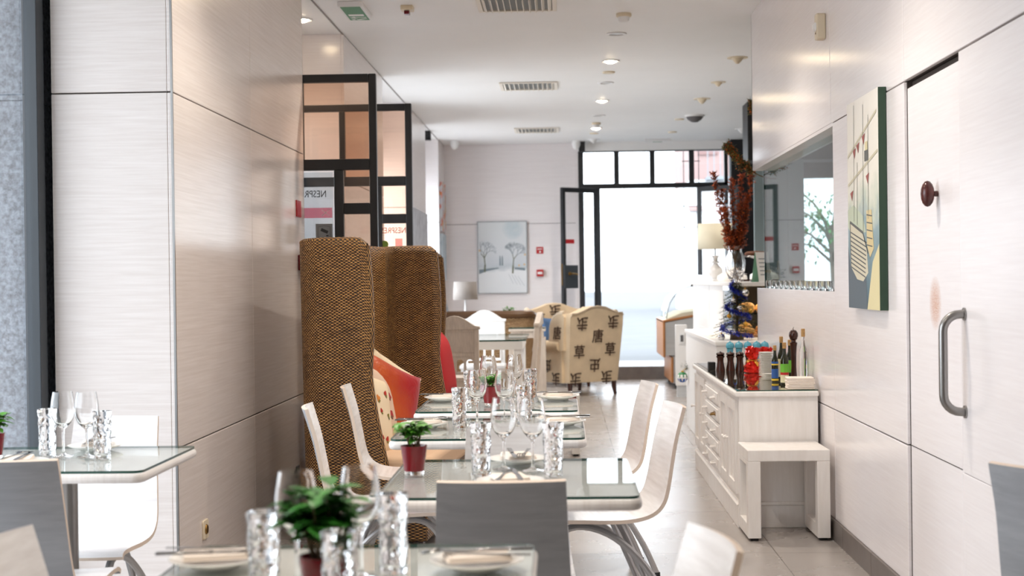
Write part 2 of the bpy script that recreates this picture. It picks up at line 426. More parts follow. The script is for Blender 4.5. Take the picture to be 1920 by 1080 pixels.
# right wall: x = XR face, from the bend at 3.9 to its end at 9.75
pn = []
for y0, y1 in rows(3.9, 9.75, [5.452, 6.93]): pn.append((XR, XR + .02, y0, y1, J1 + G, ZC))
pn += [(XR, XR + .02, 5.452 + G, 6.88, J2 + G, J1 - G), (XR, XR + .02, 5.452 + G, 6.9, .10, J2 - G), (XR, XR + .02, 6.9 + 2 * G, 9.6, .10, J2 - G)]
pn += [(XR, XR + .02, 6.88, 9.6, J2 + G, 1.2)]
panelled('wall_right', [(XR + .032, XR + .12, 3.9, 5.452, 0, J1), (XR + .012, XR + .12, 3.9, 5.452, J1 + .004, ZC), (XR + .012, XR + .12, 5.452, 6.88, 0, ZC), (XR + .012, XR + .12, 6.88, 9.6, 0, 1.185), (XR + .012, XR + .12, 6.88, 9.73, 2.02, ZC)], pn)
b = MB()
b.box(XR + .002, XR + .16, 6.885, 9.6, 1.185, 1.2); b.box(XR + .002, XR + .16, 6.88, 9.75, 1.995, 2.012); b.box(XR, XR + .12, 9.735, 9.75, 2.0, ZC)
b.box(XR + .002, XR + .16, 6.868, 6.885, 1.2, 2.0); b.box(XR, XR + .12, 9.585, 9.6, 0, 1.2)
struct(b.build('trim_4', 'wall', smooth=0))
# recessed leaf + sliding door with its pull
b = MB(); b.box(XR + .014, XR + .03, 4.6, 5.452 - G, .10, J1 - .028); b.box(XR + .013, XR + .03, 4.6, 5.452 - G, J2 - .0015, J2 + .0015, 1)
struct(b.build('wall_right', ['wall_scuffed', 'gap'], smooth=0))
d = struct(thing('door_1', None, None, (XR, 3.9, 0)))
b = MB(); b.box(-.004, .02, 0, .79, .10, J2 - .001); b.box(-.004, .02, 0, .79, J2 + .001, J1 - .008); b.build('door_panel', 'wall', d, smooth=0, bevel=.002)
b = MB(); yh = .745; z0, z1 = .832, 1.148; r = .055
pts = [(0, yh, z0)] + [(-.075 + r - r * math.sin(R(a)) , yh, z0 + r - r * math.cos(R(a))) for a in range(0, 91, 15)] + [(-.075 + r - r * math.cos(R(a)), yh, z1 - r + r * math.sin(R(a))) for a in range(0, 91, 15)] + [(0, yh, z1)]
b.tube(pts, .0145, 14)
b.lathe([(0, 0), (.021, 0), (.021, .006), (0, .006)], 16, Matrix.Translation((-.004, yh, z0)) @ Matrix.Rotation(-PI / 2, 4, 'Y')); b.lathe([(0, 0), (.021, 0), (.021, .006), (0, .006)], 16, Matrix.Translation((-.004, yh, z1)) @ Matrix.Rotation(-PI / 2, 4, 'Y'))
b.build('pull_handle', 'steel', d)
# skirting of the right wall, cut in tiles
b = MB()
for y0, y1 in rows(5.452, 9.6, [6.07, 6.68, 7.29, 7.9, 8.5, 9.1]): b.box(XR - .012, XR + .01, y0, y1, 0, .10)
b.box(XR + .004, XR + .03, 3.9, 5.452, 0, .10)
struct(b.build('baseboard_right', 'skirt', smooth=0))
# rest of the shell: the bend beside the camera, behind it, bar room, end walls
panelled('wall_right', [(XR + .02, 4.0, 3.93, 4.05, 0, ZC)], [(XR, 4.0, 3.9, 3.93, 0, J1 - G), (XR, 4.0, 3.9, 3.93, J1 + G, ZC)])
b = MB(); b.box(3.9, 4.0, -3.0, 18.9, 0, ZC); struct(b.build('wall_right', 'dgrey', smooth=0))
b = MB(); b.box(-2.1, 4.0, -3.1, -3.0, 0, ZC); struct(b.build('wall_front', 'dgrey', smooth=0))
# grey panelled partition inside the bar room
b = MB()
for i in range(3): b.box(1.95 + i * .17, 2.115 + i * .17, 14.55, 14.6, 0, 2.46)
struct(b.build('wall_right', 'teal', smooth=0, bevel=.004))
b = MB(); b.box(2.2, 2.75, 18.6, 18.85, 0, ZC); b.box(2.75, 3.9, 18.6, 18.85, 0, 1.0); b.box(2.75, 3.9, 18.6, 18.85, 2.55, ZC); b.box(1.9, 3.9, 14.6, 15.0, 2.46, ZC); struct(b.build('wall_back', 'black', smooth=0))
b = MB(); b.box(1.5, 3.9, 6.0, 6.05, 0, ZC); struct(b.build('wall_right', 'teal', smooth=0))

# left pillar (glossy limed panels)
pb = MB()
y0, y1, yj = 5.52, 8.34, 6.92
pb.box(XO + .05, XP - .012, y0 + .012, y1 - .01, 0, ZC, 1)
for za, zb in ((0, J2 - G), (J2 + G, J1 + .02 - G), (J1 + .02 + G, ZC)):
    pb.box(XP - .02, XP, y0, yj - .0015, za, zb); pb.box(XP - .02, XP, yj + .0015, y1, za, zb)
    pb.box(XO + .05, XP - .0205, y0, y0 + .02, za, zb)
pb.box(XO + .05, XP, y1 - .01, y1, 0, ZC)
struct(pb.build('wall_left', ['pillar', 'gap'], smooth=0, bevel=.003))
b = MB(); b.box(XP - .007, XP + .0015, y0 - .0015, y0 + .007, 0, ZC); struct(b.build('trim_5', 'steel', smooth=0))
# further piers along the left side
for ya, yb in ((10.2, 12.4), (14.15, 16.25), (17.95, YB)):
    panelled('wall_left', [(XO, XL - .012, ya + .012, yb - .012, 0, ZC)],
             [(XL - .02, XL, ya, yb, 0, J1 - G), (XL - .02, XL, ya, yb, J1 + G, ZC), (XO, XL - .02, ya, ya + .02, 0, J1 - G), (XO, XL - .02, ya, ya + .02, J1 + G, ZC), (XO, XL - .02, yb - .02, yb, 0, ZC)])
# left wall lines between the piers: spandrel over the glazing, glazing itself
def glazing(name, ya, yb, z0, z1, n, x=XO, fw=.05):
    w = struct(thing(name, None, None, (x, ya, 0)))
    L = yb - ya
    b = MB(); b.box(-.03, .03, 0, L, z1 - fw, z1); b.box(-.03, .03, 0, L, z0, z0 + fw)
    for k in range(n + 1): b.box(-.0295, .0295, (L - fw) * k / n, (L - fw) * k / n + fw, z0, z1)
    b.build('window_frame', 'frame_gray', w, smooth=0, bevel=.003)
    for k in range(n):
        b = MB(); b.box(-.004, .004, (L - fw) * k / n + fw - .005, (L - fw) * (k + 1) / n + .005, z0 + fw - .005, z1 - fw + .005); b.build('window_pane', 'pane', w, smooth=0)
    return w
glazing('window_1', 2.9, 5.50, .06, ZC, 1, fw=.075)
b = MB(); b.box(XO - .06, XO + .02, -3.0, 2.9, 0, ZC); struct(b.build('wall_left', 'wall', smooth=0))
glazing('window_2', 12.4, 14.15, .1, 2.5, 1); glazing('window_3', 16.25, 17.95, .1, 2.5, 1)
b = MB()
for ya, yb in ((8.34, 10.2), (12.4, 14.15), (16.25, 17.95)): b.box(XO - .08, XO + .02, ya, yb, 2.5, ZC)
struct(b.build('wall_left', 'wall', smooth=0))
b = MB()
for ya, yb in ((12.4, 14.15), (16.25, 17.95), (2.9, 5.5)): b.box(XO - .08, XO + .03, ya, yb, 0, .1)
struct(b.build('baseboard_left', 'skirt', smooth=0))
b = MB(); b.box(-3.3, XO - .045, 5.56, 8.3, 0, J1 - .002); b.box(-3.3, XO - .045, 5.56, 8.3, J1 + .004, 3.3); b.box(-3.3, XO - .05, 5.565, 8.3, J1 - .01, J1 + .01)
struct(b.build('wall_outside', 'granite', smooth=0))

# back wall and street front
panelled('wall_back', [(-2.2, .17, YB + .012, YB + .2, 0, ZC)], [(-2.2, .17, YB, YB + .03, 0, J1 - G), (-2.2, .17, YB, YB + .03, J1 + G, ZC)])
b = MB(); b.box(.17, .215, YB - .02, YB + .2, 0, ZC); struct(b.build('trim_6', 'wall', smooth=0))
b = MB(); b.box(.215, 2.18, YB - .06, YB + .2, 2.95, ZC); struct(b.build('wall_back', 'ceil', smooth=0))
w = struct(thing('window_4', None, None, (0, YB, 0)))
b = MB()
ZT0, ZT1 = 2.52, 2.95
b.box(.215, .285, -.03, .05, .165, ZT1); b.box(.285, 2.18, -.03, .05, ZT0 - .065, ZT0)
for x in (.72, 1.19, 1.705): b.box(x - .034, x + .034, -.03, .05, ZT0, ZT1)
b.box(.285, 2.18, -.03, .05, ZT1 - .012, ZT1); b.box(1.78, 1.83, -.03, .05, .165, ZT0 - .05); b.box(2.13, 2.18, -.03, .05, .165, ZT1)
b.box(.45, .5, -.03, .05, .165, ZT0 - .05)
b.build('window_frame', 'frame', w, smooth=0, bevel=.004)
for x0, x1 in ((.285, .693), (.747, 1.163), (1.217, 1.678), (1.732, 2.13)):
    b = MB(); b.box(x0, x1, .005, .013, ZT0, ZT1 - .01); b.build('window_pane', 'pane', w, smooth=0)
b = MB(); b.box(.285, .45, .005, .013, .165, ZT0 - .05); b.build('window_pane', 'pane', w, smooth=0)
b = MB(); b.box(1.83, 2.13, .005, .013, .165, ZT0 - .05); b.build('window_pane', 'pane', w, smooth=0)
# the two street door leaves, both swung in
def street_leaf(name, hinge, rz, width, lock):
    d = struct(thing(name, None, None, hinge, rz)); h = 2.285
    b = MB(); fw = .05
    b.box(0, fw, -.025, .025, 0, h); b.box(width - fw, width, -.025, .025, 0, h); b.box(fw, width - fw, -.025, .025, h - .06, h); b.box(fw, width - fw, -.025, .025, 0, .09)
    b.build('door_frame', 'frame', d, smooth=0, bevel=.004)
    b = MB(); b.box(fw - .004, width - fw + .004, -.004, .004, .08, h - .05); b.build('door_pane', 'pane', d, smooth=0)
    if lock:
        b = MB(); b.box(width - .24, width - .012, -.034, .034, .98, 1.28); b.build('lock_plate', 'frame_gray', d, smooth=0, bevel=.004)
        b = MB(); b.tube([(width - .1, .034, 1.17), (width - .1, .075, 1.17), (width - .2, .085, 1.16)], [.011, .011, .008], 8); b.lathe([(0, 0), (.024, 0), (.02, .012), (0, .012)], 12, Matrix.Translation((width - .1, .034, 1.17)) @ Matrix.Rotation(-PI / 2, 4, 'X'))
        b.build('door_handle', 'brass', d)
        b = MB(); b.box(width - .03, width + .003, -.012, .012, 1.02, 1.3); b.build('strike_plate', 'brass', d, smooth=0)
        b = MB(); b.box(width - .2, width - .06, .006, .009, 1.56, 1.615); b.build('door_sticker', 'red', d, smooth=0)
    return d
street_leaf('door_2', (.46, YB - .06, .17), PI + R(38), .60, True)
street_leaf('door_3', (1.775, YB - .06, .17), R(-35), .60, False)

# two open glazed leaves of the side entrance
def grid_leaf(name, y, x0, x1, tall, mull_low, mull_top, signs):
    d = struct(thing(name, None, None, (x1, y, 0)))
    L = x0 - x1; a = tall - x1; ml = mull_low - x1; mt = mull_top - x1
    b = MB(); t = .022
    st = .045
    b.box(-st, 0, -t, t, .02, 2.5); b.box(L, L + st, -t, t, .02, 2.5); b.box(L + st, -st, -t, t, 2.452, 2.5); b.box(L + st, -st, -t, t, .02, .14)
    b.box(L + st, -st, -t, t, 1.935, 2.0)
    b.box(mt - .02, mt + .02, -t, t, 2.0, 2.452)
    b.box(ml - .028, ml + .028, -t, t, .14, 1.935)
    zs = [1.74, 1.675, 1.475, 1.41, 1.21, 1.145, .945, .88, .68, .615, .415, .35]
    for za, zb in zip(zs[1::2], zs[0::2]): b.box(ml + .028, -st, -t, t, za, zb)
    b.build('door_frame', 'frame', d, smooth=0, bevel=.005)
    def pane(xa, xb, za, zb, m='pane_peach'):
        q = MB(); q.box(xa, xb, -.004, .004, za, zb); q.build('door_pane', m, d, smooth=0)
    pane(mt + .018, -st + .002, 1.998, 2.454); pane(L + st - .002, mt - .018, 1.998, 2.454, 'pane' if not signs else 'pane_peach'); pane(L + st - .002, ml - .026, .138, 1.937, 'pane')
    e = [1.937] + zs + [.138]
    for za, zb in zip(e[1::2], e[0::2]): pane(ml + .026, -st + .002, za, zb)
    return d, ml
d, ml = grid_leaf('door_4', 8.36, -1.98, -1.0875, -1.345, -1.315, -1.54, True)
s8 = F / 8.36
# notices stuck on the far side of its lower pane; read from behind, so mirrored
b = MB(); xr = -1.352 + 1.0875
b.box(xr - .2, xr, .006, .008, 1.28, 1.925)
b.build('notice_sheet', pane_mat('frosted_film', (.86, .9, .92), .6), d, smooth=0)
b = MB(); Xm = Matrix.Translation((xr - .155, -.006, 1.795)) @ Matrix.Rotation(PI / 2, 4, 'X') @ Matrix.Diagonal((-1, 1.25, 1, 1))
b.text('NESPRESSO', .046, Xm, .0004); b.build('lettering', 'black', d, smooth=0)
b = MB(); b.box(xr - .25, xr - .005, -.0062, -.0055, 1.655, 1.715); b.build('red_band', pane_mat('translucent_red_film', (.93, .55, .6), .4), d, smooth=0)
b = MB(); cx, cz = xr - .045, 1.685
for s in (1, -1): b.box(-.028, .028, -.0004, .0004, -.0015, .0015, X=Matrix.Translation((cx, -.0068, cz)) @ Matrix.Rotation(s * R(38), 4, 'Y'))
b.build('cross_mark', 'paper', d, smooth=0)
b = MB(); cx, cz = xr - .055, 1.56
b.box(cx - .05, cx + .05, -.0062, -.0056, cz - .06, cz + .06, 0)
shield = [(-.036, .042), (0, .05), (.036, .042), (.036, -.01), (.02, -.036), (0, -.05), (-.02, -.036), (-.036, -.01)]
b.tube([(cx + p[0], -.0064, cz + p[1]) for p in shield], .0012, 5, 1, closed=True)
b.box(-.022, .022, -.0003, .0003, -.009, .009, 2, Matrix.Translation((cx + .002, -.0066, cz + .018)) @ Matrix.Rotation(R(24), 4, 'Y'))
b.box(cx + .012, cx + .026, -.0069, -.0063, cz - .014, cz - .006, 2); b.box(cx - .022, cx + .022, -.0069, -.0063, cz - .028, cz - .024, 1)
b.build('camera_notice', ['greypaper', 'dgrey', 'frame_gray'], d, smooth=0)
d2, ml2 = grid_leaf('door_5', 9.8, -1.95, -1.033, -1.107, -1.273, -1.515, False)
b = MB(); Xm = Matrix.Translation((-.165, .006, 1.625)) @ Matrix.Rotation(PI / 2, 4, 'X') @ Matrix.Diagonal((-1, 1.25, 1, 1))
b.text('NESPRESSO', .046, Xm, .0004); b.build('lettering', 'pinkpaper', d2, smooth=0)
b = MB(); b.box(-.125, -.075, .006, .0066, 1.50, 1.57); b.build('red_sticker', pane_mat('red_film', (.95, .6, .6), .4), d2, smooth=0)
b = MB(); b.lathe([(0, 0), (.028, 0), (.02, .0008), (0, .0008)], 12, Matrix.Translation((-.2, .006, 1.53)) @ Matrix.Rotation(-PI / 2, 4, 'X')); b.build('green_sticker', 'greenpale', d2, smooth=0)

# bar hatch: pane in the opening
w = struct(thing('window_5', None, None, (XR + .075, 6.88, 1.2)))
b = MB(); b.box(-.004, .004, 0, 2.84, 0, .795); b.build('window_pane', 'pane_grey', w, smooth=0)
b = MB(); b.box(-.006, .006, 2.84, 2.85, 0, .795); b.build('glass_edge', 'glassedge', w, smooth=0)
# street outside
b = MB(); b.box(-60, 60, 19.1, 120, -.2, .14); b.box(-60, XO - .1, -40, 19.1, -.2, -.02); struct(b.build('ground', 'pavement', smooth=0))
b = MB(); b.box(4.1, 7.2, 46, 52, 4.4, 14); b.box(4.1, 7.2, 46, 52, .14, 4.4, 3)
for i in range(3):
    for j in range(3): b.box(4.4 + i * .9, 5.0 + i * .9, 45.93, 46.0, 5.2 + j * 3.1, 6.6 + j * 3.1, 1)
b.box(4.05, 7.25, 45.7, 46.0, 3.4, 3.55); b.box(4.05, 7.25, 45.7, 46.0, 6.6, 6.75); b.box(4.6, 7.0, 45.2, 46, 4.35, 4.45, 2)
for i in range(12): b.box(4.6 + i * .2, 4.63 + i * .2, 45.2, 45.23, 4.45, 5.25, 2)
b.box(4.6, 7.0, 45.2, 45.23, 5.25, 5.29, 2)
tag(b.build('apartment_building', ['pink_render', P('pink_shutter', (150, 120, 116), .9), 'greypaper', P('white_render', (236, 236, 236), .9)], smooth=0), 'pink rendered building across the street seen through the top right facade pane', 'building')
# hanging lattice sign frame outside the door
b = MB()
for x in (1.62, 1.82): b.tube([(x, 19.03, 1.93), (x, 19.03, 3.02)], .006, 6)
for z in (1.94, 2.22, 2.52, 2.82, 3.02): b.tube([(1.6, 19.03, z), (1.84, 19.03, z)], .006, 6)
tag(b.build('hanging_lattice', 'frame_gray'), 'thin dark wire lattice hanging outside beside the street doorway', 'lattice')
# ================================================================ dining tables
T = 0.75
def make_table(label, x0, x1, y0, y1):
    cx, cy = (x0 + x1) / 2, (y0 + y1) / 2; w, d = x1 - x0, y1 - y0
    t = thing('dining_table', label, 'table', (cx, cy, 0), 0, 'white glass-topped dining tables')
    b = MB(); b.prism(rrect(-w / 2, w / 2, -d / 2, d / 2, .035), 'xy', T - .036, T - .0075); b.build('tabletop', 'tabletop', t, bevel=.011, seg=3)
    b = MB(); b.prism(rrect(-w / 2 + .006, w / 2 - .006, -d / 2 + .006, d / 2 - .006, .03), 'xy', T - .007, T)
    b.bm.faces.ensure_lookup_table()
    for f in b.bm.faces:
        f.normal_update()
        if abs(f.normal.z) < .5: f.material_index = 1
    b.build('glass_top', ['tableglass', 'glassedge'], t, smooth=0)
    b = MB(); b.lathe([(0, .02), (.032, .02), (.032, T - .045), (0, T - .045)], 20); b.build('pedestal', 'steel', t)
    b = MB(); b.lathe([(0, 0), (.21, 0), (.21, .008), (.06, .02), (0, .022)], 28); b.build('base_plate', 'steel', t)
    b = MB(); b.prism([(-.2, T - .036), (.2, T - .036), (.07, T - .062), (-.07, T - .062)], 'xz', -.03, .03); b.prism([(-.2, T - .036), (.2, T - .036), (.07, T - .062), (-.07, T - .062)], 'yz', -.03, .03)
    b.build('bracket', 'dgrey', t, smooth=0)
    return t
TB = {
 'front': (-.745, -.057, 2.14, 2.852), 'second': (-.475, .186, 3.445, 4.19), 'third': (-.592, .072, 4.72, 5.42),
 'fourth': (-.612, .058, 5.70, 6.40), 'window': (-1.85, -1.196, 3.98, 4.60)}
make_table('square glass-topped table at the bottom edge of the photo, nearest the camera', *TB['front'])
make_table('glass-topped table behind the grey chair back, potted plant at its left', *TB['second'])
make_table('glass-topped table right behind the white chair back, with wine glasses but no plant', *TB['third'])
make_table('farthest of the glass-topped tables in the aisle row, red plant pot in its middle', *TB['fourth'])
make_table('glass-topped table at the far left beside the window, in front of the white pillar', *TB['window'])

# ================================================================ bent plywood chairs (facing +y)
def shell_profile(t):
    return interp([(.215, .425), (.19, .438), (.10, .437), (0, .432), (-.09, .434), (-.155, .45), (-.195, .485), (-.215, .54), (-.232, .62), (-.252, .71), (-.285, .82)], t)
def make_chair(label):
    c = thing('plywood_chair', label, 'chair', (0, 0, 0), 0, 'white bent plywood chairs')
    def halfw(t): return lerp(.19, .175, min(t / .45, 1)) if t < .45 else lerp(.175, .148, (t - .45) / .55)
    TH = .0135
    def surf(off):
        def fn(u, v):
            t = v; y, z = shell_profile(t); y2, z2 = shell_profile(min(t + .01, 1)); y1, z1 = shell_profile(max(t - .01, 0))
            dy, dz = y2 - y1, z2 - z1; L = math.hypot(dy, dz); ny, nz = dz / L, -dy / L          # towards the sitter
            x = (u - .5) * 2; hw = halfw(t)
            k = .020 * max(0, (t - .55) / .45)                                                    # slight hollow of the back
            dish = .006 * (1 - x * x) * (1 - t)
            return (x * hw, y + ny * (off - dish) + k * (x * x - .55) , z + nz * (off - dish))
        return fn
    nu, nv = 8, 34
    b = MB(); A = surf(0); B = surf(-TH)
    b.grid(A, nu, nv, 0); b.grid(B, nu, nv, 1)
    def strip(f):
        b.grid(f, nv, 1, 2)
    strip(lambda a, s: Vector(A(0, a)).lerp(Vector(B(0, a)), s)); strip(lambda a, s: Vector(A(1, a)).lerp(Vector(B(1, a)), s))
    b.grid(lambda a, s: Vector(A(a, 0)).lerp(Vector(B(a, 0)), s), nu, 1, 2); b.grid(lambda a, s: Vector(A(a, 1)).lerp(Vector(B(a, 1)), s), nu, 1, 2)
    bmesh.ops.remove_doubles(b.bm, verts=b.bm.verts[:], dist=.0004)
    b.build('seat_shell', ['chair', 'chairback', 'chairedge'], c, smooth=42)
    for s in (-1, 1):
        x = .125 * s
        # arched leg: steep front foot, over the top under the seat, long sweep down to the rear foot
        q = MB(); q.tube([interp([(x * 1.3, .245, .012), (x * 1.22, .232, .2), (x * 1.05, .19, .35), (x, .11, .405), (x * 1.03, -.01, .375), (x * 1.15, -.12, .28), (x * 1.25, -.21, .14), (x * 1.3, -.268, .012)], k / 30) for k in range(31)], .0125, 10)
        q.build('arched_leg', 'tube', c)
        q = MB(); q.tube([interp([(x * .8, -.045, .417), (x * .85, -.075, .36), (x * .95, -.15, .19), (x * 1.05, -.225, .012)], k / 14) for k in range(15)], .011, 10)
        q.build('rear_leg', 'tube', c)
    for s in (-1, 1):
        for yy, kx in ((-.268, 1.0), (.245, 1.0), (-.225, .808)):
            q = MB(); q.lathe([(0, 0), (.015, 0), (.0145, .018), (0, .02)], 10, Matrix.Translation((.1625 * s * kx, yy, 0))); q.build('foot_cap', 'black', c)
    q = MB(); q.tube([(-.124, .11, .408), (.124, .11, .408)], .010, 8); q.tube([(-.1, -.047, .414), (.1, -.047, .414)], .010, 8); q.build('crossbar', 'tube', c)
    return c
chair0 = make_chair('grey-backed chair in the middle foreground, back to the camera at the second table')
def back_at(px, py, face):
    """chair placed by the middle of its top rail; face = heading it looks towards, degrees from +y counter-clockwise"""
    a = R(face); return (px - .275 * math.sin(a) * -1 * -1, py + .275 * math.cos(a), 0), a
def put(c, bx, by, face):
    a = R(face); c.location = (bx - math.sin(a) * .275, by + math.cos(a) * .275, 0); c.rotation_euler = (0, 0, a)
put(chair0, -.148, 3.262, 2)
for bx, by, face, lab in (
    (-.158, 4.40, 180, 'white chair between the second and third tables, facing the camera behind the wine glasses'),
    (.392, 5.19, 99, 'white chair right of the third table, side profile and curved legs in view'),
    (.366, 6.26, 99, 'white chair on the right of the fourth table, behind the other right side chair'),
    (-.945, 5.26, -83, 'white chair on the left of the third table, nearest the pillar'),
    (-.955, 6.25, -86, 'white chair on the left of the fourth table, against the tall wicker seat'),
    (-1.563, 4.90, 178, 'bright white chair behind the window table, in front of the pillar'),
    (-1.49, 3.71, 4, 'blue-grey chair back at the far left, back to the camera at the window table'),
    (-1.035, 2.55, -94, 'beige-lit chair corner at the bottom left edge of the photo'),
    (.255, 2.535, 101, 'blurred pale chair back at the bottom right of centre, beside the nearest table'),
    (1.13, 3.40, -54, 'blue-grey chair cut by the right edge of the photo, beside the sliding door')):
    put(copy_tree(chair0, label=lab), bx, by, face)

# ================================================================ tall wicker benches (backrest at -x, facing +x)
def make_bench(label, L=1.86, top=1.475):
    t = thing('wicker_bench', label, 'bench', (0, 0, 0), 0, 'tall wicker wing benches')
    WD, RC = .325, .09
    path = []
    def add(x, y): path.append((x, y))
    for k in range(9): add(lerp(WD, RC, k / 8), 0)
    for k in range(1, 8): a = R(90 * k / 8); add(RC - RC * math.sin(a), RC - RC * math.cos(a))
    for k in range(15): add(0, lerp(RC, L - RC, k / 14))
    for k in range(1, 8): a = R(90 * k / 8); add(RC - RC * math.cos(a), L - RC + RC * math.sin(a))
    for k in range(9): add(lerp(RC, WD, k / 8), L)
    cum = [0]
    for p, q in zip(path, path[1:]): cum.append(cum[-1] + math.dist(p, q))
    S = cum[-1]; NV = 30
    def wall(inset):
        def fn(u, v):
            i = u * (len(path) - 1); i0 = min(int(i), len(path) - 2); f = i - i0
            x = lerp(path[i0][0], path[i0 + 1][0], f); y = lerp(path[i0][1], path[i0 + 1][1], f); s = lerp(cum[i0], cum[i0 + 1], f)
            e = min(s, S - s)                                   # distance from the front edge of a wing
            zt = top - .03 * max(0, 1 - e / .045) ** 2 - .008 * min(1, max(0, (e - .2) / .2))
            z = lerp(.03, zt, v)
            wing = max(0, 1 - e / WD)
            fl = wing * (.10 * max(0, (.85 - z) / .55) ** 1.3 + .012 * math.sin((z - .85) * 6) * (z > .85))
            x += min(fl, .14)
            x += -.02 * (z / top) * (1 - wing) + .02                            # back leans
            cx, cy = .5, L / 2
            if inset:
                dx = inset if path[i0][0] < WD - .02 or 1 else 0
                nx = 1 if x < RC + .02 else 0
                yy = y + (inset if y < L / 2 else -inset) * (1 if (y < RC or y > L - RC) else 0)
                # move along the inward normal of the plan
                p0 = path[max(i0 - 0, 0)]; p1 = path[i0 + 1]; tx, ty = p1[0] - p0[0], p1[1] - p0[1]; l = math.hypot(tx, ty)
                nx, ny = ty / l, -tx / l
                x += nx * inset; y += ny * inset
            return (x, y, z)
        return fn
    NU = len(path) - 1
    b = MB(); A, B = wall(0), wall(.05)
    b.grid(A, NU, NV, 0, uvs=(S, top)); b.grid(B, NU, NV, 0, uvs=(S * .96, top))
    b.grid(lambda u, s: tuple(Vector(A(u, 1)).lerp(Vector(B(u, 1)), s) + Vector((0, 0, .012 * math.sin(PI * s)))), NU, 3, 0, uvs=(S, .06))
    for u in (0, 1): b.grid(lambda v, s, u=u: tuple(Vector(A(u, v)).lerp(Vector(B(u, v)), s) + Vector((.012 * math.sin(PI * s), 0, 0))), NV, 3, 0, uvs=(top, .06))
    bmesh.ops.remove_doubles(b.bm, verts=b.bm.verts[:], dist=.0006)
    b.build('wicker_shell', 'wicker', t, smooth=60)
    b = MB(); b.box(.06, .60, .055, L - .055, .06, .33)
    b.build('seat_base', 'wicker', t, smooth=0, bevel=.01)
    b = MB(); b.prism(rrect(.075, .63, .058, L - .058, .05), 'xy', .335, .455); b.build('seat_cushion', 'tan', t, bevel=.03, seg=4)
    for x in (.1, .55):
        for y in (.1, L - .1):
            b = MB(); b.box(x - .025, x + .025, y - .025, y + .025, 0, .06); b.build('bench_foot', 'darkwood', t, smooth=0)
    return t
bench = make_bench('tall wicker wing bench beside the pillar with orange and flowered cushions')
bench.location = (-1.25, 6.60, 0); bench.rotation_euler = (0, 0, R(-5))
bench2 = copy_tree(bench, (-1.325, 8.62, 0), R(-3), 'second tall wicker bench, only its edge showing behind the first, with a plain red cushion')

# ================================================================ cushions
def cushion_mesh(w, h, d, mats, mif=None, n=16, pinch=.10):
    b = MB()
    for s in (1, -1):
        def fn(u, v, s=s):
            x, z = u * 2 - 1, v * 2 - 1
            px = x * (1 - pinch * (1 - z * z) * .0 - pinch * (1 - abs(x)) * 0) ; k = (1 - x ** 4) * (1 - z ** 4)
            inx = 1 - pinch * (1 - z * z) ; inz = 1 - pinch * (1 - x * x)
            return (x * w / 2 * inx, s * d / 2 * max(k, 0) ** .55, z * h / 2 * inz)
        b.grid(fn, n, n, 0, uvs=(1, 1), mif=mif)
    bmesh.ops.remove_doubles(b.bm, verts=b.bm.verts[:], dist=.0004)
    return b
def taffeta():
    t = NT('shot_orange_red_taffeta'); uv = t.node('ShaderNodeTexCoord').outputs['Generated']; sp = t.node('ShaderNodeSeparateXYZ'); t.link(uv, sp.inputs[0])
    n = t.noise(t.coord('gen', (2, 2, 2)), 2.0, 2)
    f = t.math('ADD', t.math('ADD', t.math('MULTIPLY', sp.outputs[0], .75), t.math('MULTIPLY', sp.outputs[2], .45)), t.math('MULTIPLY', t.math('SUBTRACT', n, .5), .3))
    t.set(t.ramp(f, [(.5, (190, 80, 14)), (.86, (166, 24, 32))]), .42); t.bump(t.noise(t.coord('gen', (5, 5, 5)), 2.0, 3), .25, .02); return t.m
M['taffeta'] = taffeta()
M['flowered'] = P('cream_cotton', (232, 214, 184), .9, bump=.15, bscale=180)
M['pinkbeige'] = P('pink_beige_cotton', (216, 188, 166), .9, bump=.15, bscale=180)
def on_cushion(w, h, d, x, z, pinch=.10):
    k = (1 - x ** 4) * (1 - z ** 4); return Vector((x * w / 2 * (1 - pinch * (1 - z * z)), d / 2 * max(k, 0) ** .55, z * h / 2 * (1 - pinch * (1 - x * x))))
def motif(b, w, h, d, x, z, s, mi, sx=1.0, n=10, side=-1, rot=0.0):
    """a small printed blot lying on the cushion skin"""
    pts = []
    for k in range(n):
        a = 2 * PI * k / n; r = s * (1 + .25 * math.sin(3 * a + x * 9)); dx, dz = r * math.cos(a) * sx, r * math.sin(a)
        dx, dz = dx * math.cos(rot) - dz * math.sin(rot), dx * math.sin(rot) + dz * math.cos(rot)
        q = on_cushion(w, h, d, x + dx / (w / 2), z + dz / (h / 2)); q.y = side * (q.y + .002); pts.append(b.bm.verts.new(q))
    c = on_cushion(w, h, d, x, z); c.y = side * (c.y + .0025); cv = b.bm.verts.new(c)
    for k in range(n): b._f([pts[k], pts[(k + 1) % n], cv], mi)
# local +-y is the broad face; lean them on the back of the bench (their faces look to +x, turned a little to the camera)
def lay_cushion(o, loc, yaw, lean, roll=0.0):
    o.matrix_world = Matrix.Translation(loc) @ Matrix.Rotation(yaw, 4, 'Z') @ Matrix.Rotation(lean, 4, 'X') @ Matrix.Rotation(roll, 4, 'Y'); return o
w_, h_, d_ = .44, .44, .13
b = cushion_mesh(w_, h_, d_, None)
for (x, z, s, mi) in ((-.62, .62, .03, 3), (-.5, .05, .03, 2), (-.42, -.08, .028, 2), (-.2, -.62, .022, 1), (0, -.7, .022, 1), (.2, -.68, .022, 1), (.42, -.66, .022, 1), (.5, .5, .028, 1), (.1, .3, .03, 3), (.55, -.05, .02, 2), (-.3, .5, .02, 2), (.2, 0, .02, 1)):
    s *= .62; motif(b, w_, h_, d_, x, z, s, mi); motif(b, w_, h_, d_, x + .03, z - .06, s * .6, 2 if mi != 2 else 4)
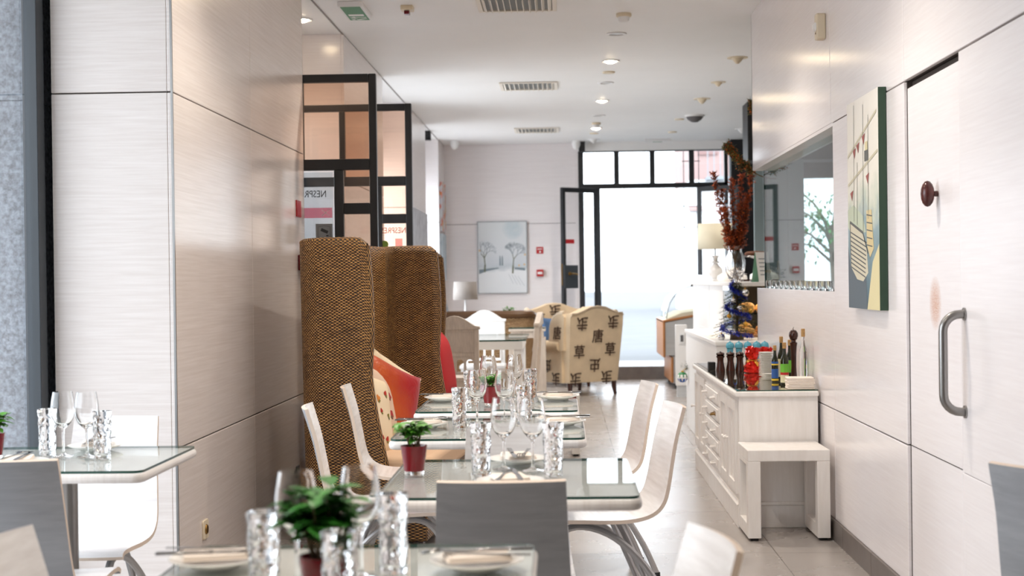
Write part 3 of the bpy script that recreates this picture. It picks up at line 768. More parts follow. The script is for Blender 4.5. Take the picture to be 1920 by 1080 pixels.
fl = b.build('flowered_cushion', ['flowered', P('print_red', (176, 44, 34), .9), P('print_olive', (122, 116, 48), .9), P('print_orange', (214, 132, 60), .9), P('print_green', (70, 96, 52), .9)], fix=True)
tag(fl, 'cream cushion printed with red flowers, lowest and nearest on the wicker bench', 'cushion')
lay_cushion(fl, (-.965, 6.86, .645), R(70), R(-15), R(18))
b = cushion_mesh(.40, .40, .12, None)
for (x, z, s) in ((-.35, .3, .02), (-.2, .1, .02), (-.45, -.4, .03), (-.2, -.45, .02), (.3, .2, .03), (.4, -.3, .03)): s *= .6; motif(b, .40, .40, .12, x, z, s, 1, 1.3); motif(b, .40, .40, .12, x + .03, z - .08, s * .7, 2)
pk = b.build('printed_cushion', ['pinkbeige', P('print_pink', (168, 56, 60), .9), P('print_brown', (120, 82, 60), .9)])
tag(pk, 'pink-beige printed cushion squeezed behind the orange cushion', 'cushion')
lay_cushion(pk, (-.95, 7.00, .68), R(66), R(-17), R(24))
b = cushion_mesh(.43, .43, .15, None); oc = b.build('orange_cushion', 'taffeta')
tag(oc, 'shiny orange-red cushion leaning on the wicker bench', 'cushion')
lay_cushion(oc, (-.895, 7.14, .675), R(54), R(-16), R(26))
b = cushion_mesh(.38, .38, .12, None)
motif(b, .38, .38, .12, .6, .55, .03, 1)
cc = b.build('cream_cushion', ['flowered', M['pinkbeige']]); tag(cc, 'cream cushion showing one corner behind the orange cushion', 'cushion')
lay_cushion(cc, (-.91, 7.50, .675), R(56), R(-15), R(30))
b = cushion_mesh(.46, .46, .17, None); rc = b.build('red_cushion', 'redcloth'); tag(rc, 'plain red cushion peeking past the far edge of the wicker bench', 'cushion')
lay_cushion(rc, (-.815, 9.08, .71), R(78), R(-9))

# ================================================================ tableware
def glass_profile(kind):
    if kind == 'wine':
        out = [(0, 0), (.030, 0), (.0315, .0015), (.028, .003), (.012, .0055), (.0055, .010), (.0042, .02), (.0038, .05), (.004, .075), (.0055, .085), (.014, .093), (.025, .104), (.033, .12), (.0365, .138), (.0365, .155), (.0335, .178), (.0295, .20)]
        inn = [(.0283, .2), (.0323, .178), (.0352, .155), (.0351, .138), (.0315, .121), (.0235, .1065), (.012, .097), (0, .0945)]
        return out, inn
def make_wine(label):
    out, inn = glass_profile('wine'); b = MB(); b.lathe(out + inn, 28); o = b.build('wine_glass', 'glass', smooth=60)
    return tag(o, label, 'glass', 'wine glasses on the set tables')
rj = random.Random(3)
FAC = {}
def facet(a, z, k):
    if z < .012 or z > .132: return 1
    i = int(a / (2 * PI) * 22 + .5) % 22
    if (i, k) not in FAC: FAC[(i, k)] = 1 + rj.uniform(-.13, .03)
    return FAC[(i, k)]
def make_tumbler(label):
    rr = lambda z: .0255 + .0035 * z / .143
    prof = [(0, 0), (.024, 0), (.0255, .004)] + [(rr(z), z) for z in [.012 + .0095 * i for i in range(13)]] + [(rr(.133), .133), (rr(.143), .1425), (rr(.143) - .0012, .143)]
    b = MB(); n = 22
    b.lathe(prof, n, jitter=facet)
    b2 = [(rr(.143) - .0018, .1425), (rr(.1) - .0035, .1), (rr(.05) - .004, .05), (.0195, .016), (0, .0145)]
    b.lathe(b2, n)
    # close the rim
    o = b.build('tumbler', 'crystal', smooth=0); return tag(o, label, 'glass', 'cut crystal tumblers on the set tables')
wine0 = make_wine('x'); tum0 = make_tumbler('x')
used = {'w': False, 't': False}
def wine(x, y, label):
    o = wine0 if not used['w'] else copy_tree(wine0); used['w'] = True; o.location = (x, y, T + .0005); o.rotation_euler[2] = random.random() * 6; o['label'] = label
def tumbler(x, y, label):
    o = tum0 if not used['t'] else copy_tree(tum0); used['t'] = True; o.location = (x, y, T + .0005); o.rotation_euler[2] = random.random() * 6; o['label'] = label
wine(-.367, 2.52, 'large blurred wine glass right of the plant on the nearest table'); wine(-.470, 2.46, 'blurred wine glass half hidden by the plant on the nearest table')
tumbler(-.315, 2.575, 'cut tumbler at the right of the glasses on the nearest table'); tumbler(-.51, 2.38, 'cut tumbler left of the plant on the nearest table'); tumbler(-.352, 2.19, 'tumbler in front of the plant pot, cut by the bottom edge of the photo')
wine(-.171, 3.95, 'left of the two wine glasses above the grey chair back'); wine(-.09, 3.92, 'right of the two wine glasses above the grey chair back')
tumbler(-.228, 3.83, 'cut tumbler left of the wine glasses on the second table'); tumbler(-.033, 3.82, 'cut tumbler right of the wine glasses on the second table')
wine(-.319, 5.16, 'left wine glass on the third table, in front of the farther red pot'); wine(-.218, 5.16, 'right wine glass on the third table, just behind the pair on the second table')
tumbler(-.377, 5.08, 'cut tumbler at the left of the third table, beside its left plate'); tumbler(-.148, 5.14, 'cut tumbler near the right plate of the third table')
wine(-.326, 6.10, 'left wine glass on the fourth table, standing behind the red pot'); wine(-.215, 6.20, 'right wine glass on the fourth table, beside its tumbler')
tumbler(-.145, 6.09, 'cut tumbler on the fourth table beside the right wine glass'); tumbler(-.40, 6.02, 'cut tumbler on the fourth table left of its red pot')
wine(-1.547, 4.33, 'left wine glass on the window table'); wine(-1.466, 4.31, 'right wine glass on the window table')
tumbler(-1.615, 4.38, 'cut tumbler left of the wine glasses on the window table'); tumbler(-1.412, 4.29, 'cut tumbler right of the wine glasses on the window table')

def make_plate():
    b = MB(); b.lathe([(0, 0), (.045, 0), (.05, .004), (.07, .010), (.086, .0165), (.087, .018), (.085, .0185), (.068, .0125), (.05, .007), (0, .006)], 36)
    return tag(b.build('side_plate', 'china', smooth=50), 'x', 'plate', 'side plates laid on the tables')
def make_napkin():
    b = MB()
    for k in range(3): b.prism(rrect(-.06 + .001 * k, .06 - .002 * k, -.042 + .001 * k, .042 - .0015 * k, .006, 3), 'xy', .0033 * k, .0033 * k + .0031)
    return tag(b.build('folded_napkin', 'napkin', bevel=.001), 'x', 'napkin', 'folded napkins on the side plates')
def make_knife():
    b = MB(); b.prism([(-.105, -.007), (-.103, .006), (-.06, .0065), (0, .005), (0, -.005), (-.06, -.0065)], 'xy', -.0025, .0025)
    b.prism([(0, -.0045), (0, .0045), (.06, .0095), (.095, .0085), (.108, .002), (.1, -.0045)], 'xy', -.0008, .0008)
    return tag(b.build('table_knife', 'cutlery', bevel=.0012, seg=2), 'x', 'knife', 'table knives on the napkins')
def make_fork():
    b = MB()
    b.prism([(-.1, -.0065), (-.102, 0), (-.1, .0065), (-.03, .003), (.035, .0028), (.05, .011), (.066, .0125), (.066, -.0125), (.05, -.011), (.035, -.0028), (-.03, -.003)], 'xy', -.001, .001)
    for k in range(4):
        y = -.0108 + k * .0072; b.prism([(.066, y - .0016), (.066, y + .0016), (.1, y + .001), (.1, y - .001)], 'xy', -.001, .001)
    for v in b.bm.verts:
        if v.co.x > .03: v.co.z += .006 * math.sin((v.co.x - .03) / .07 * PI)
    return tag(b.build('table_fork', 'cutlery', bevel=.0006, seg=1), 'x', 'fork', 'table forks on the napkins')
prot = {k: [f(), False] for k, f in (('plate', make_plate), ('napkin', make_napkin), ('knife', make_knife), ('fork', make_fork))}
def lay(kind, loc, rz, label, ry=0.0):
    o, u = prot[kind]
    if u: o = copy_tree(o)
    prot[kind][1] = True
    o.location = loc; o.rotation_euler = (0, ry, rz); o['label'] = label
def setting(x, y, face, where):
    """face: heading of the diner's view, radians; cutlery lies along it"""
    lay('plate', (x, y, T + .0005), 0, 'white side plate ' + where)
    lay('napkin', (x, y, T + .0190), face + .25, 'folded cream napkin on the plate ' + where)
    c, s = math.cos(face), math.sin(face)
    lay('knife', (x + s * .018, y - c * .018, T + .0315), face + .12, 'steel knife on the napkin ' + where)
    lay('fork', (x - s * .018, y + c * .018, T + .0312), face - .1, 'steel fork on the napkin ' + where)
setting(-.655, 2.63, 0, 'at the left of the nearest table')
setting(-.165, 2.60, PI, 'at the right of the nearest table')
setting(-.142, 3.63, PI / 2, 'behind the top of the grey chair back')
setting(-.135, 4.075, -PI / 2, 'at the far side of the second table')
setting(-.505, 5.10, 0, 'at the left of the third table')
setting(-.012, 5.14, PI, 'at the right of the third table')
setting(-.53, 6.22, 0, 'at the left of the fourth table')
setting(-.03, 6.22, PI, 'at the right of the fourth table')
setting(-1.50, 4.49, -PI / 2, 'at the far side of the window table')
setting(-1.60, 4.10, PI / 2, 'at the near side of the window table')

# ---------------------------------------------------------------- small potted plants
def leaf_quad(b, p, d, up, L, Wd, mi=0, curl=.25):
    d = d.normalized(); s = d.cross(up); s = s.normalized() if s.length > 1e-4 else Vector((1, 0, 0)); n = s.cross(d).normalized()
    rows_ = []
    for k, (t, w) in enumerate(((0, .12), (.25, .75), (.55, 1), (.8, .6), (1, .05))):
        c = p + d * (L * t) - n * (curl * L * t * t); rows_.append((b.bm.verts.new(c - s * Wd * w + n * Wd * .25 * w), b.bm.verts.new(c), b.bm.verts.new(c + s * Wd * w + n * Wd * .25 * w)))
    for A, B in zip(rows_, rows_[1:]):
        b._f([A[0], A[1], B[1], B[0]], mi); b._f([A[1], A[2], B[2], B[1]], mi)
def make_plant(label, pos, seed, leafm, h=.08, nst=9, L=.03, spread=.05, rod=False):
    rg = random.Random(seed)
    t = thing('potted_plant', label, 'plant', pos, rg.random() * 6, 'potted plants in dark red pots')
    b = MB(); b.lathe([(0, .009), (.0275, .009), (.0365, .078), (.0345, .078), (.031, .062), (0, .062)], 4 * 8); b.build('pot', 'redpot', t, smooth=40)
    b = MB(); b.lathe([(0, 0), (.0265, 0), (.0275, .009), (0, .0092)], 28); b.build('glass_foot', 'glass', t)
    b = MB(); b.lathe([(.0315, .063), (.02, .067), (0, .069)], 20); b.build('soil', 'soil', t)
    sb, lb = MB(), MB()
    for k in range(nst):
        a = 2 * PI * k / nst + rg.uniform(-.3, .3); sp = spread * rg.uniform(.25, 1); hh = h * rg.uniform(.55, 1)
        p0 = Vector((.012 * math.cos(a), .012 * math.sin(a), .066)); p1 = Vector((sp * math.cos(a), sp * math.sin(a), .07 + hh)); pm = p0.lerp(p1, .5) + Vector((0, 0, .012))
        sb.tube([p0, pm, p1], [.002, .0016, .001], 5)
        for j in range(9):
            f = .4 + .6 * j / 8; q = p0.lerp(p1, f) + Vector((0, 0, .01 * math.sin(PI * f))); az = rg.random() * 2 * PI
            dv = Vector((math.cos(az), math.sin(az), rg.uniform(-.15, .7))); leaf_quad(lb, q, dv, Vector((0, 0, 1)), L * rg.uniform(.7, 1.15), L * .34)
    sb.build('stems', 'stem', t); lb.build('foliage', leafm, t, smooth=60, fix=False)
    return t
make_plant('small bright green plant in a dark red pot at the left of the second table', (-.414, 3.875, T + .0005), 5, 'leaf', .075, 11, .036, .055)
p = make_plant('large blurred dark green plant in a red pot on the nearest table', (-.405, 2.33, T + .0005), 9, 'leafdark', .125, 15, .05, .075)
make_plant('little plant in a red pot between the wine glasses on the fourth table', (-.312, 5.98, T + .0005), 12, 'leaf', .06, 8, .03, .04)
make_plant('potted plant at the left frame edge on the window table, only a leaf tip showing', (-1.755, 4.30, T + .0005), 15, 'leaf', .07, 9, .034, .05)
# ================================================================ sideboard along the right wall
SX0, SX1, SY0, SY1, SH = .885, 1.285, 7.27, 9.58, .70
t = thing('sideboard', 'long white distressed sideboard with drawers against the right wall', 'sideboard', (0, 0, 0))
b = MB(); b.box(SX0, SX1, SY0, SY1, .13, SH - .032); b.build('body', 'furn', t, smooth=0, bevel=.002)
b = MB(); b.box(SX0 - .012, SX1, SY0 - .012, SY1 + .01, 0, .115); b.prism([(SX0 - .018, .115), (SX1, .115), (SX1, .132), (SX0 - .004, .132)], 'xz', SY0 - .018, SY1 + .01); b.build('plinth', 'furn', t, smooth=0, bevel=.003)
b = MB(); b.box(SX0 - .025, SX1 + .002, SY0 - .025, SY1 + .02, SH - .034, SH - .006); b.build('top_board', 'furn', t, smooth=0, bevel=.009, seg=3)
b = MB(); b.box(SX0 - .012, SX1, SY0 - .012, SY1 + .01, SH - .0055, SH)
b.bm.faces.ensure_lookup_table()
for f in b.bm.faces:
    f.normal_update(); f.material_index = 0 if abs(f.normal.z) > .5 else 1
b.build('glass_top', [pane_mat('sideboard_glass', (.88, .87, .82), 1.3), 'glassedge'], t, smooth=0)
def cab_door(y0, y1, knob):
    b = MB(); z0, z1 = .165, SH - .06; x = SX0; fr = .055
    b.box(x - .016, x, y0, y0 + fr, z0, z1); b.box(x - .016, x, y1 - fr, y1, z0, z1); b.box(x - .016, x, y0 + fr, y1 - fr, z0, z0 + fr); b.box(x - .016, x, y0 + fr, y1 - fr, z1 - fr, z1)
    b.box(x - .005, x, y0 + fr, y1 - fr, z0 + fr, z1 - fr)
    for k in range(1, 3): yy = lerp(y0 + fr, y1 - fr, k / 3); b.box(x - .009, x, yy - .008, yy + .008, z0 + fr, z1 - fr)
    d = b.build('cabinet_door', 'furn', t, smooth=0, bevel=.003)
    q = MB(); q.lathe([(0, 0), (.006, 0), (.005, .012), (.011, .018), (.009, .027), (0, .029)], 12, Matrix.Translation((x - .016, knob, .42)) @ Matrix.Rotation(-PI / 2, 4, 'Y')); q.build('door_knob', 'furn', d)
cab_door(7.31, 7.66, 7.635); cab_door(7.68, 8.03, 7.705); cab_door(8.92, 9.23, 8.95); cab_door(9.25, 9.55, 9.53)
for k in range(5):
    z0 = .165 + k * .094; b = MB(); b.box(SX0 - .014, SX0, 8.09, 8.86, z0, z0 + .086); b.box(SX0 - .02, SX0 - .012, 8.12, 8.83, z0 + .012, z0 + .074)
    d = b.build('drawer', 'furn', t, smooth=0, bevel=.004)
    for y in (8.25, 8.7):
        q = MB(); q.tube([(SX0 - .02, y - .035, z0 + .043), (SX0 - .045, y - .02, z0 + .038), (SX0 - .045, y + .02, z0 + .038), (SX0 - .02, y + .035, z0 + .043)], .006, 8); q.box(SX0 - .022, SX0 - .018, y - .045, y + .045, z0 + .03, z0 + .056)
        q.build('drawer_pull', 'brass' if (k, y) == (3, 8.25) else 'furn', d)
# cube stool in front of it
def make_stool(label, loc, rz=0):
    t = thing('cube_stool', label, 'stool', loc, rz); w, d, h, k = .395, .36, .44, .062
    b = MB(); b.box(-w / 2, w / 2, -d / 2, d / 2, h - .055, h); b.build('stool_top', 'furn', t, smooth=0, bevel=.004)
    for s in (-1, 1):
        x0, x1 = sorted((s * w / 2, s * (w / 2 - k)))
        for y in (-1, 1):
            y0, y1 = sorted((y * d / 2, y * (d / 2 - k))); b = MB(); b.box(x0, x1, y0, y1, .014, h - .055); l = b.build('leg', 'furn', t, smooth=0, bevel=.003)
            q = MB(); q.box(x0 + .012, x1 - .012, y0 + .012, y1 - .012, 0, .014); q.build('foot_pad', 'black', l, smooth=0)
        b = MB(); b.box(x0, x1, -d / 2 + k, d / 2 - k, .014, .08); b.build('side_rail', 'furn', t, smooth=0, bevel=.003)
        b = MB(); b.box(x0 + s * -.0 + (.01 if s > 0 else 0), x1 - (.01 if s < 0 else 0), -d / 2 + k, d / 2 - k, h - .075, h - .055); b.build('top_rail', 'furn', t, smooth=0)
    return t
make_stool('white cube stool pushed against the end of the sideboard', (1.073, 7.065, 0), R(0.5))
make_stool('white cube stool far down the aisle, one black foot showing under the third table', (-.09, 10.4, 0))

# ---------------------------------------------------------------- things on the sideboard
def mill_profile(h, r, kind):
    if kind == 'classic': return [(0, 0), (r, 0), (r, .008 * h / .12), (r * .95, h * .14), (r * .76, h * .38), (r * .70, h * .5), (r * .72, h * .64), (r * .92, h * .72), (r * .95, h * .76), (r * .70, h * .785), (r * .95, h * .80), (r * .98, h * .85), (r * .8, h * .92), (r * .3, h * .945), (r * .18, h * .96), (r * .22, h * .985), (0, h)]
    if kind == 'blue': return [(0, 0), (r * .95, 0), (r * .95, .01), (r * .68, h * .2), (r * .6, h * .4), (r * .74, h * .62), (r * .82, h * .72), (r * .80, h * .735), (r * .98, h * .75), (r, h * .82), (r * .93, h * .89), (r * .6, h * .945), (r * .2, h * .955), (r * .2, h * .98), (0, h)]
    return [(0, 0), (r * 1.1, 0), (r * 1.1, h * .03), (r * .8, h * .1), (r * .62, h * .3), (r * .66, h * .5), (r * .8, h * .66), (r * .95, h * .72), (r * .6, h * .735), (r * .55, h * .76), (r, h * .79), (r * 1.15, h * .84), (r * 1.1, h * .89), (r * .7, h * .935), (r * .22, h * .945), (r * .3, h * .975), (0, h)]
def mill(name, label, cat, x, y, h, r, kind, m, group):
    t = thing(name, label, cat, (x, y, SH + .0005), 0, group); p = mill_profile(h, r, kind); cut = 11 if kind != 'blue' else 7
    b = MB(); b.lathe(p[:cut] + [(0, p[cut - 1][1])], 22); b.build('mill_body', m, t, smooth=45)
    b = MB(); b.lathe([(0, p[cut - 1][1]), (p[cut][0] * .78, p[cut - 1][1])] + p[cut:-3], 22); b.lathe([(0, p[-4][1] - .002), p[-4], p[-4 + 1] if 0 else (p[-4][0] * .4, p[-4][1] + .003), (0, p[-4][1] + .003)], 16); b.build('mill_head', m, t, smooth=45)
    b = MB(); b.lathe([(0, p[-4][1])] + [(max(q[0], .003), q[1]) for q in p[-3:-1]] + [(0, h)], 12); b.build('mill_knob', 'chrome' if kind != 'blue' else m, t)
for k, x in enumerate((.955, 1.016, 1.0735, 1.131)):
    mill('pepper_mill', ('leftmost small brown wooden pepper mill, beside the black box', 'second small brown pepper mill from the black box', 'third small brown pepper mill, left of the red foil parcel', 'small brown pepper mill hidden behind the red foil parcel')[k], 'pepper mill', x, 8.74 + .02 * (k == 3), .122, .0275, 'classic', 'darkwood', 'small brown pepper mills on the sideboard')
for k in range(5):
    mill('salt_mill', ('leftmost turquoise mill in the row on the sideboard', 'second turquoise mill from the left', 'middle one of the five turquoise mills', 'fourth turquoise mill from the left', 'rightmost turquoise mill, against the wall')[k], 'salt mill', 1.045 + .0555 * k if k < 4 else 1.262, 9.0, .172, .0262, 'blue', 'bluemill', 'turquoise mills on the sideboard')
mill('pepper_mill', 'tall dark pepper mill among the oil bottles', 'pepper mill', 1.228, 7.66, .305, .0215, 'tall', 'darkwood', None)
for k, (x, y) in enumerate(((1.128, 8.88), (1.172, 8.86))):
    b = MB(); b.lathe([(0, 0), (.016, 0), (.015, .04), (.008, .10), (.004, .135), (0, .138)], 14)
    tag(b.build('salt_shaker', 'white'), ('small white pointed shaker left, between red parcel and turquoise mills', 'small white pointed shaker right, behind the plate stack')[k], 'shaker', 'white pointed shakers on the sideboard').location = (x, y, SH + .0005)
def parcel(label, loc, s, seed):
    rg = random.Random(seed); t = thing('foil_parcel', label, 'gift', loc, rg.random(), 'red foil parcels on the sideboard')
    b = MB(); n = 20; J = {}
    def jit(a, z, k):
        i = int(a / (2 * PI) * n + .5) % n; J.setdefault((i, k), 1 + rg.uniform(-.24, .2)); return J[(i, k)]
    pr = [(0, 0), (.040, 0), (.05, .02), (.047, .05), (.03, .07), (.022, .08), (.034, .1), (.044, .13), (.04, .15), (.018, .146), (0, .135)]
    ring = [interp(pr, k / 26) for k in range(27)]; ring[0] = (0, 0); ring[-1] = (0, .135)
    b.lathe([(max(r_, 0) * s, z_ * s) for r_, z_ in ring], n, jitter=jit)
    for v in b.bm.verts:
        if v.co.z > .095 * s: v.co.z += rg.uniform(-.012, .014) * s
    b.build('foil_wrap', 'foilred', t, smooth=12)
    b = MB(); b.lathe([(.024 * s, .072 * s), (.029 * s, .076 * s), (.024 * s, .081 * s)], 16)
    for a in range(6):
        q = 2 * PI * a / 6; d = Vector((math.cos(q), math.sin(q), .25 if a % 2 else -.35)); leaf_quad(b, Vector((.022 * math.cos(q), .022 * math.sin(q), .076)) * s, d, Vector((0, 0, 1)), .045 * s, .012 * s, 0, .5)
    b.build('gold_ribbon', 'gold', t, solid=.001)
parcel('red foil parcel with a gold ribbon in front of the brown mills', (1.128, 8.56, SH + .0005), .98, 2)
parcel('second red foil parcel showing behind the plate stack', (1.235, 8.78, SH + .0005), .9, 4)
b = MB(); b.box(-.022, .022, -.03, .03, 0, .048); o = b.build('black_box', 'black', smooth=0, bevel=.003); tag(o, 'small black box at the far left corner of the sideboard top', 'box'); o.location = (.915, 8.88, SH + .0005)
def saucer_proto():
    b = MB(); b.lathe([(0, 0), (.026, 0), (.03, .0025), (.043, .0062), (.0445, .0075), (.043, .008), (.03, .0045), (0, .003)], 26); return b.build('saucer', 'china', smooth=50)
sc0 = saucer_proto()
for k in range(19):
    o = sc0 if k == 0 else copy_tree(sc0); o.location = (1.162 + .0007 * math.sin(k * 2.1), 8.23 + .0007 * math.cos(k * 1.7), SH + .0005 + k * .0074)
    tag(o, 'white saucer in the tall stack on the sideboard', 'saucer', 'saucers in the tall stack')
for k in range(5):
    o = copy_tree(sc0); o.scale = (.76, .76, .9); o.location = (1.131, 7.965, SH + .0005 + k * .0072); tag(o, 'small white dish in the low stack before the saucer stack', 'dish', 'dishes in the low stack')
nap0 = None
for k in range(7):
    if nap0 is None:
        b = MB(); b.prism(rrect(-.068, .068, -.06, .06, .01, 3), 'xy', 0, .0082); o = nap0 = b.build('napkin', 'napkin', bevel=.0035, seg=2)
    else: o = copy_tree(nap0)
    o.location = (1.205 + .002 * math.sin(k * 3), 7.335, SH + .0005 + k * .0084); o.rotation_euler = (0, 0, R(2.5 * math.sin(k * 5)))
    tag(o, 'folded white napkin in the pile at the near corner of the sideboard', 'napkin', 'napkins piled on the sideboard')
def bottle(label, x, y, h, r, bands, cork=True, m='oil', group='oil bottles on the sideboard'):
    t = thing('oil_bottle', label, 'bottle', (x, y, SH + .0005), 0, group)
    prof = [(0, 0), (r * .92, 0), (r, .004), (r, h * .56), (r * .85, h * .64), (r * .5, h * .72), (r * .42, h * .80), (r * .42, h * .9), (0, h * .9)]
    b = MB(); b.lathe(prof, 20); b.build('bottle_glass', m, t, smooth=50)
    b = MB(); b.lathe([(r * .44, h * .86), (r * .5, h * .87), (r * .5, h * .995), (r * .4, h), (0, h)] if cork else [(r * .3, h * .88), (r * .3, h * .99), (0, h)], 16); b.build('cork', 'cork', t)
    for z0, z1, mm in bands:
        b = MB(); b.lathe([(r + .0006, z0 * h), (r + .0006, z1 * h)], 24); b.build('bottle_label', mm, t)
bottle('short oil bottle with a blue and yellow label beside the saucer stack', 1.148, 7.80, .20, .0185, [(.04, .09, 'lab_yellow'), (.11, .36, 'lab_blue'), (.46, .50, 'lab_yellow'), (.50, .56, 'lab_blue')])
bottle('taller oil bottle with a pale label behind the blue-labelled one', 1.192, 7.86, .245, .0205, [(.1, .5, 'lab_cream')])
bottle('dark green bottle with a bright green label, nearest of the oil bottles', 1.166, 7.58, .225, .0215, [(.06, .24, 'lab_cream'), (.24, .30, 'red'), (.30, .5, 'lab_green')])
bottle('dark bottle showing a green label strip left of the tall mill', 1.244, 7.90, .225, .0205, [(.2, .5, 'lab_green')])
bottle('tall slim clear glass bottle with a cork, beside the tall pepper mill', 1.252, 7.50, .30, .021, [], m='glass', group=None)

# ---------------------------------------------------------------- shot glasses along the bar hatch sill
b = MB(); b.lathe([(0, 0), (.018, 0), (.0205, .05), (.0193, .05), (.0165, .01), (0, .009)], 16); sg = b.build('shot_glass', 'glass', smooth=50)
for k in range(13):
    o = sg if k == 0 else copy_tree(sg); o.location = (XR + .032, 6.98 + k * .19, 1.2003); tag(o, 'small shot glass in the row along the bar hatch sill', 'glass', 'shot glasses on the hatch sill')

# ================================================================ fixtures on the right wall
t = thing('motion_sensor', 'cream motion sensor high on the right wall', 'sensor', (XR, 7.05, 2.5))
b = MB(); b.prism(rrect(-.033, .033, -.064, .064, .012, 3), 'yz', -.045, 0); b.build('sensor_housing', 'cream', t, bevel=.006)
b = MB(); b.ball((-.04, 0, .0), (.022, .026, .024), 14); b.build('sensor_lens', 'whiteplastic', t)
b = MB(); b.box(-.047, -.044, -.003, .003, -.036, -.028); b.build('indicator', 'black', t, smooth=0)
b = MB(); b.ball((0, 0, 0), (.024, .027, .046), 16); b.tube([(.02, 0, 0), (.036, 0, 0)], .01, 8)
o = b.build('door_stone', 'stone'); tag(o, 'dark red polished stone knob on the white recessed panel', 'knob'); o.location = (XR - .022, 5.03, 1.56)
b = MB(); b.prism(rrect(-.02, .02, -.035, .035, .01, 3), 'xz', -.002, 0); o = b.build('green_sticker', 'greenpale'); tag(o, 'small green sticker on the end of the white bulkhead', 'sticker'); o.location = (XR + .045, 9.752, 2.35); o.rotation_euler = (0, 0, PI)
# tall painting of boats
t = thing('boat_painting', 'tall narrow painting of moored boats hanging on the right wall', 'painting', (XR - .002, 5.74, 1.135))
PW, PH = .62, .895
b = MB(); b.box(-.032, 0, 0, PW, 0, PH); b.bm.faces.ensure_lookup_table()
for f in b.bm.faces:
    f.normal_update(); f.material_index = 0 if f.normal.x < -.5 else 1
def boat_canvas():
    t = NT('painted_canvas'); sp = t.node('ShaderNodeSeparateXYZ'); t.link(t.coord('obj'), sp.inputs[0]); n = t.noise(t.coord('obj', (6, 6, 6)), 1.6, 5)
    f = t.math('ADD', t.math('DIVIDE', sp.outputs[2], PH), t.math('MULTIPLY', t.math('SUBTRACT', n, .5), .35))
    t.set(t.ramp(f, [(.0, (70, 94, 108)), (.18, (110, 136, 146)), (.38, (150, 172, 178)), (.5, (206, 212, 196)), (.62, (236, 232, 220)), (1, (240, 236, 228))]), .6); return t.m
b.build('canvas', [boat_canvas(), P('dark_green_canvas_edge', (48, 72, 56), .7)], t, smooth=0)
def pnt(b, pts, mi, lift):   # painted patch; s = 0 left .. 1 right as seen, h = 0 bottom .. 1 top
    vs = [b.bm.verts.new((-.0322 - lift, (1 - s) * PW, h * PH)) for s, h in pts]; b._f(vs, mi)
def stroke(b, a, c, w, mi, lift=.0012):
    (s0, h0), (s1, h1) = a, c; dx, dy = (s1 - s0) * PW, (h1 - h0) * PH; l = math.hypot(dx, dy); nx, ny = -dy / l * w / 2 / PW, dx / l * w / 2 / PH
    pnt(b, [(s0 + nx, h0 + ny), (s1 + nx, h1 + ny), (s1 - nx, h1 - ny), (s0 - nx, h0 - ny)], mi, lift)
b = MB()
pnt(b, [(0, 0), (.62, 0), (.58, .2), (.3, .16), (.08, .2), (0, .3)], 0, .0003)
pnt(b, [(.62, 0), (1, 0), (1, .3), (.8, .22)], 1, .0004)
pnt(b, [(0, .48), (.2, .5), (.5, .44), (.6, .36), (.1, .36), (0, .4)], 2, .0003)
pnt(b, [(.08, .42), (.5, .36), (.62, .28), (.66, .17), (.5, .13), (.3, .14), (.1, .2)], 3, .0006)
for k in range(9): stroke(b, (.1, .37 - k * .021), (.62 - k * .006, .31 - k * .02), .006, 5)
stroke(b, (.08, .42), (.5, .36), .012, 5); stroke(b, (.5, .36), (.66, .26), .01, 5); stroke(b, (.1, .2), (.08, .42), .01, 5)
pnt(b, [(.62, .46), (.78, .46), (.84, .28), (.72, .24), (.63, .3)], 4, .0008)
for k in range(5): stroke(b, (.63, .44 - k * .035), (.8, .43 - k * .035), .005, 5)
for x, h0, h1 in ((.22, .42, .98), (.52, .36, .96), (.68, .42, .9), (.32, .4, .7)): stroke(b, (x, h0), (x + .02, h1), .005, 5)
stroke(b, (.02, .74), (.95, .9), .012, 6); stroke(b, (.02, .6), (.98, .72), .012, 6)
for x, h in ((.2, .76), (.32, .78), (.62, .62), (.1, .56), (.5, .81)): pnt(b, [(x, h), (x + .1, h + .012), (x + .06, h - .04)], 7, .0014)
pnt(b, [(.58, .74), (.7, .74), (.7, .69), (.58, .69)], 5, .0015)
pnt(b, [(.6, .78), (.68, .78), (.68, .74), (.6, .74)], 1, .0015)
b.build('painted_boats', [P('paint_slate', (98, 110, 120), .7), P('paint_ochre', (222, 212, 168), .7), P('paint_leafgreen', (196, 206, 184), .7), P('paint_cream', (214, 208, 186), .7), P('paint_gold', (216, 198, 152), .7), P('paint_ink', (104, 106, 104), .7), P('paint_sand', (206, 200, 176), .7), P('paint_rose', (160, 92, 86), .7)], t, smooth=0, fix=False)

# ================================================================ ceiling fittings
def fit(px, Y, Xv): return (Xv, Y, ZC)
LX = .41
def downlight(Y, lit, label, X=LX, power=0):
    t = thing('downlight', label, 'ceiling lamp', (X, Y, ZC), 0, 'recessed ceiling downlights')
    b = MB(); b.lathe([(.052, -.001), (.075, -.001), (.075, -.006), (.07, -.01), (.054, -.008), (.052, -.001)], 28); b.build('trim_ring', 'whiteplastic', t)
    b = MB(); b.lathe([(0, -.003), (.053, -.003), (.053, -.0005), (0, -.0005)] if not lit else [(0, -.024), (.02, -.022), (.038, -.015), (.051, -.004), (.051, -.0005), (0, -.0005)], 24); b.build('lamp_lens', 'lamp_on' if lit else 'lamp_off', t)
    if lit:
        l = lamp('downlight_beam', 'SPOT', (X, Y, ZC - .03), power or 160, (1.0, .90, .79), spot_size=R(125), spot_blend=.7, shadow_soft_size=.05)
    return t
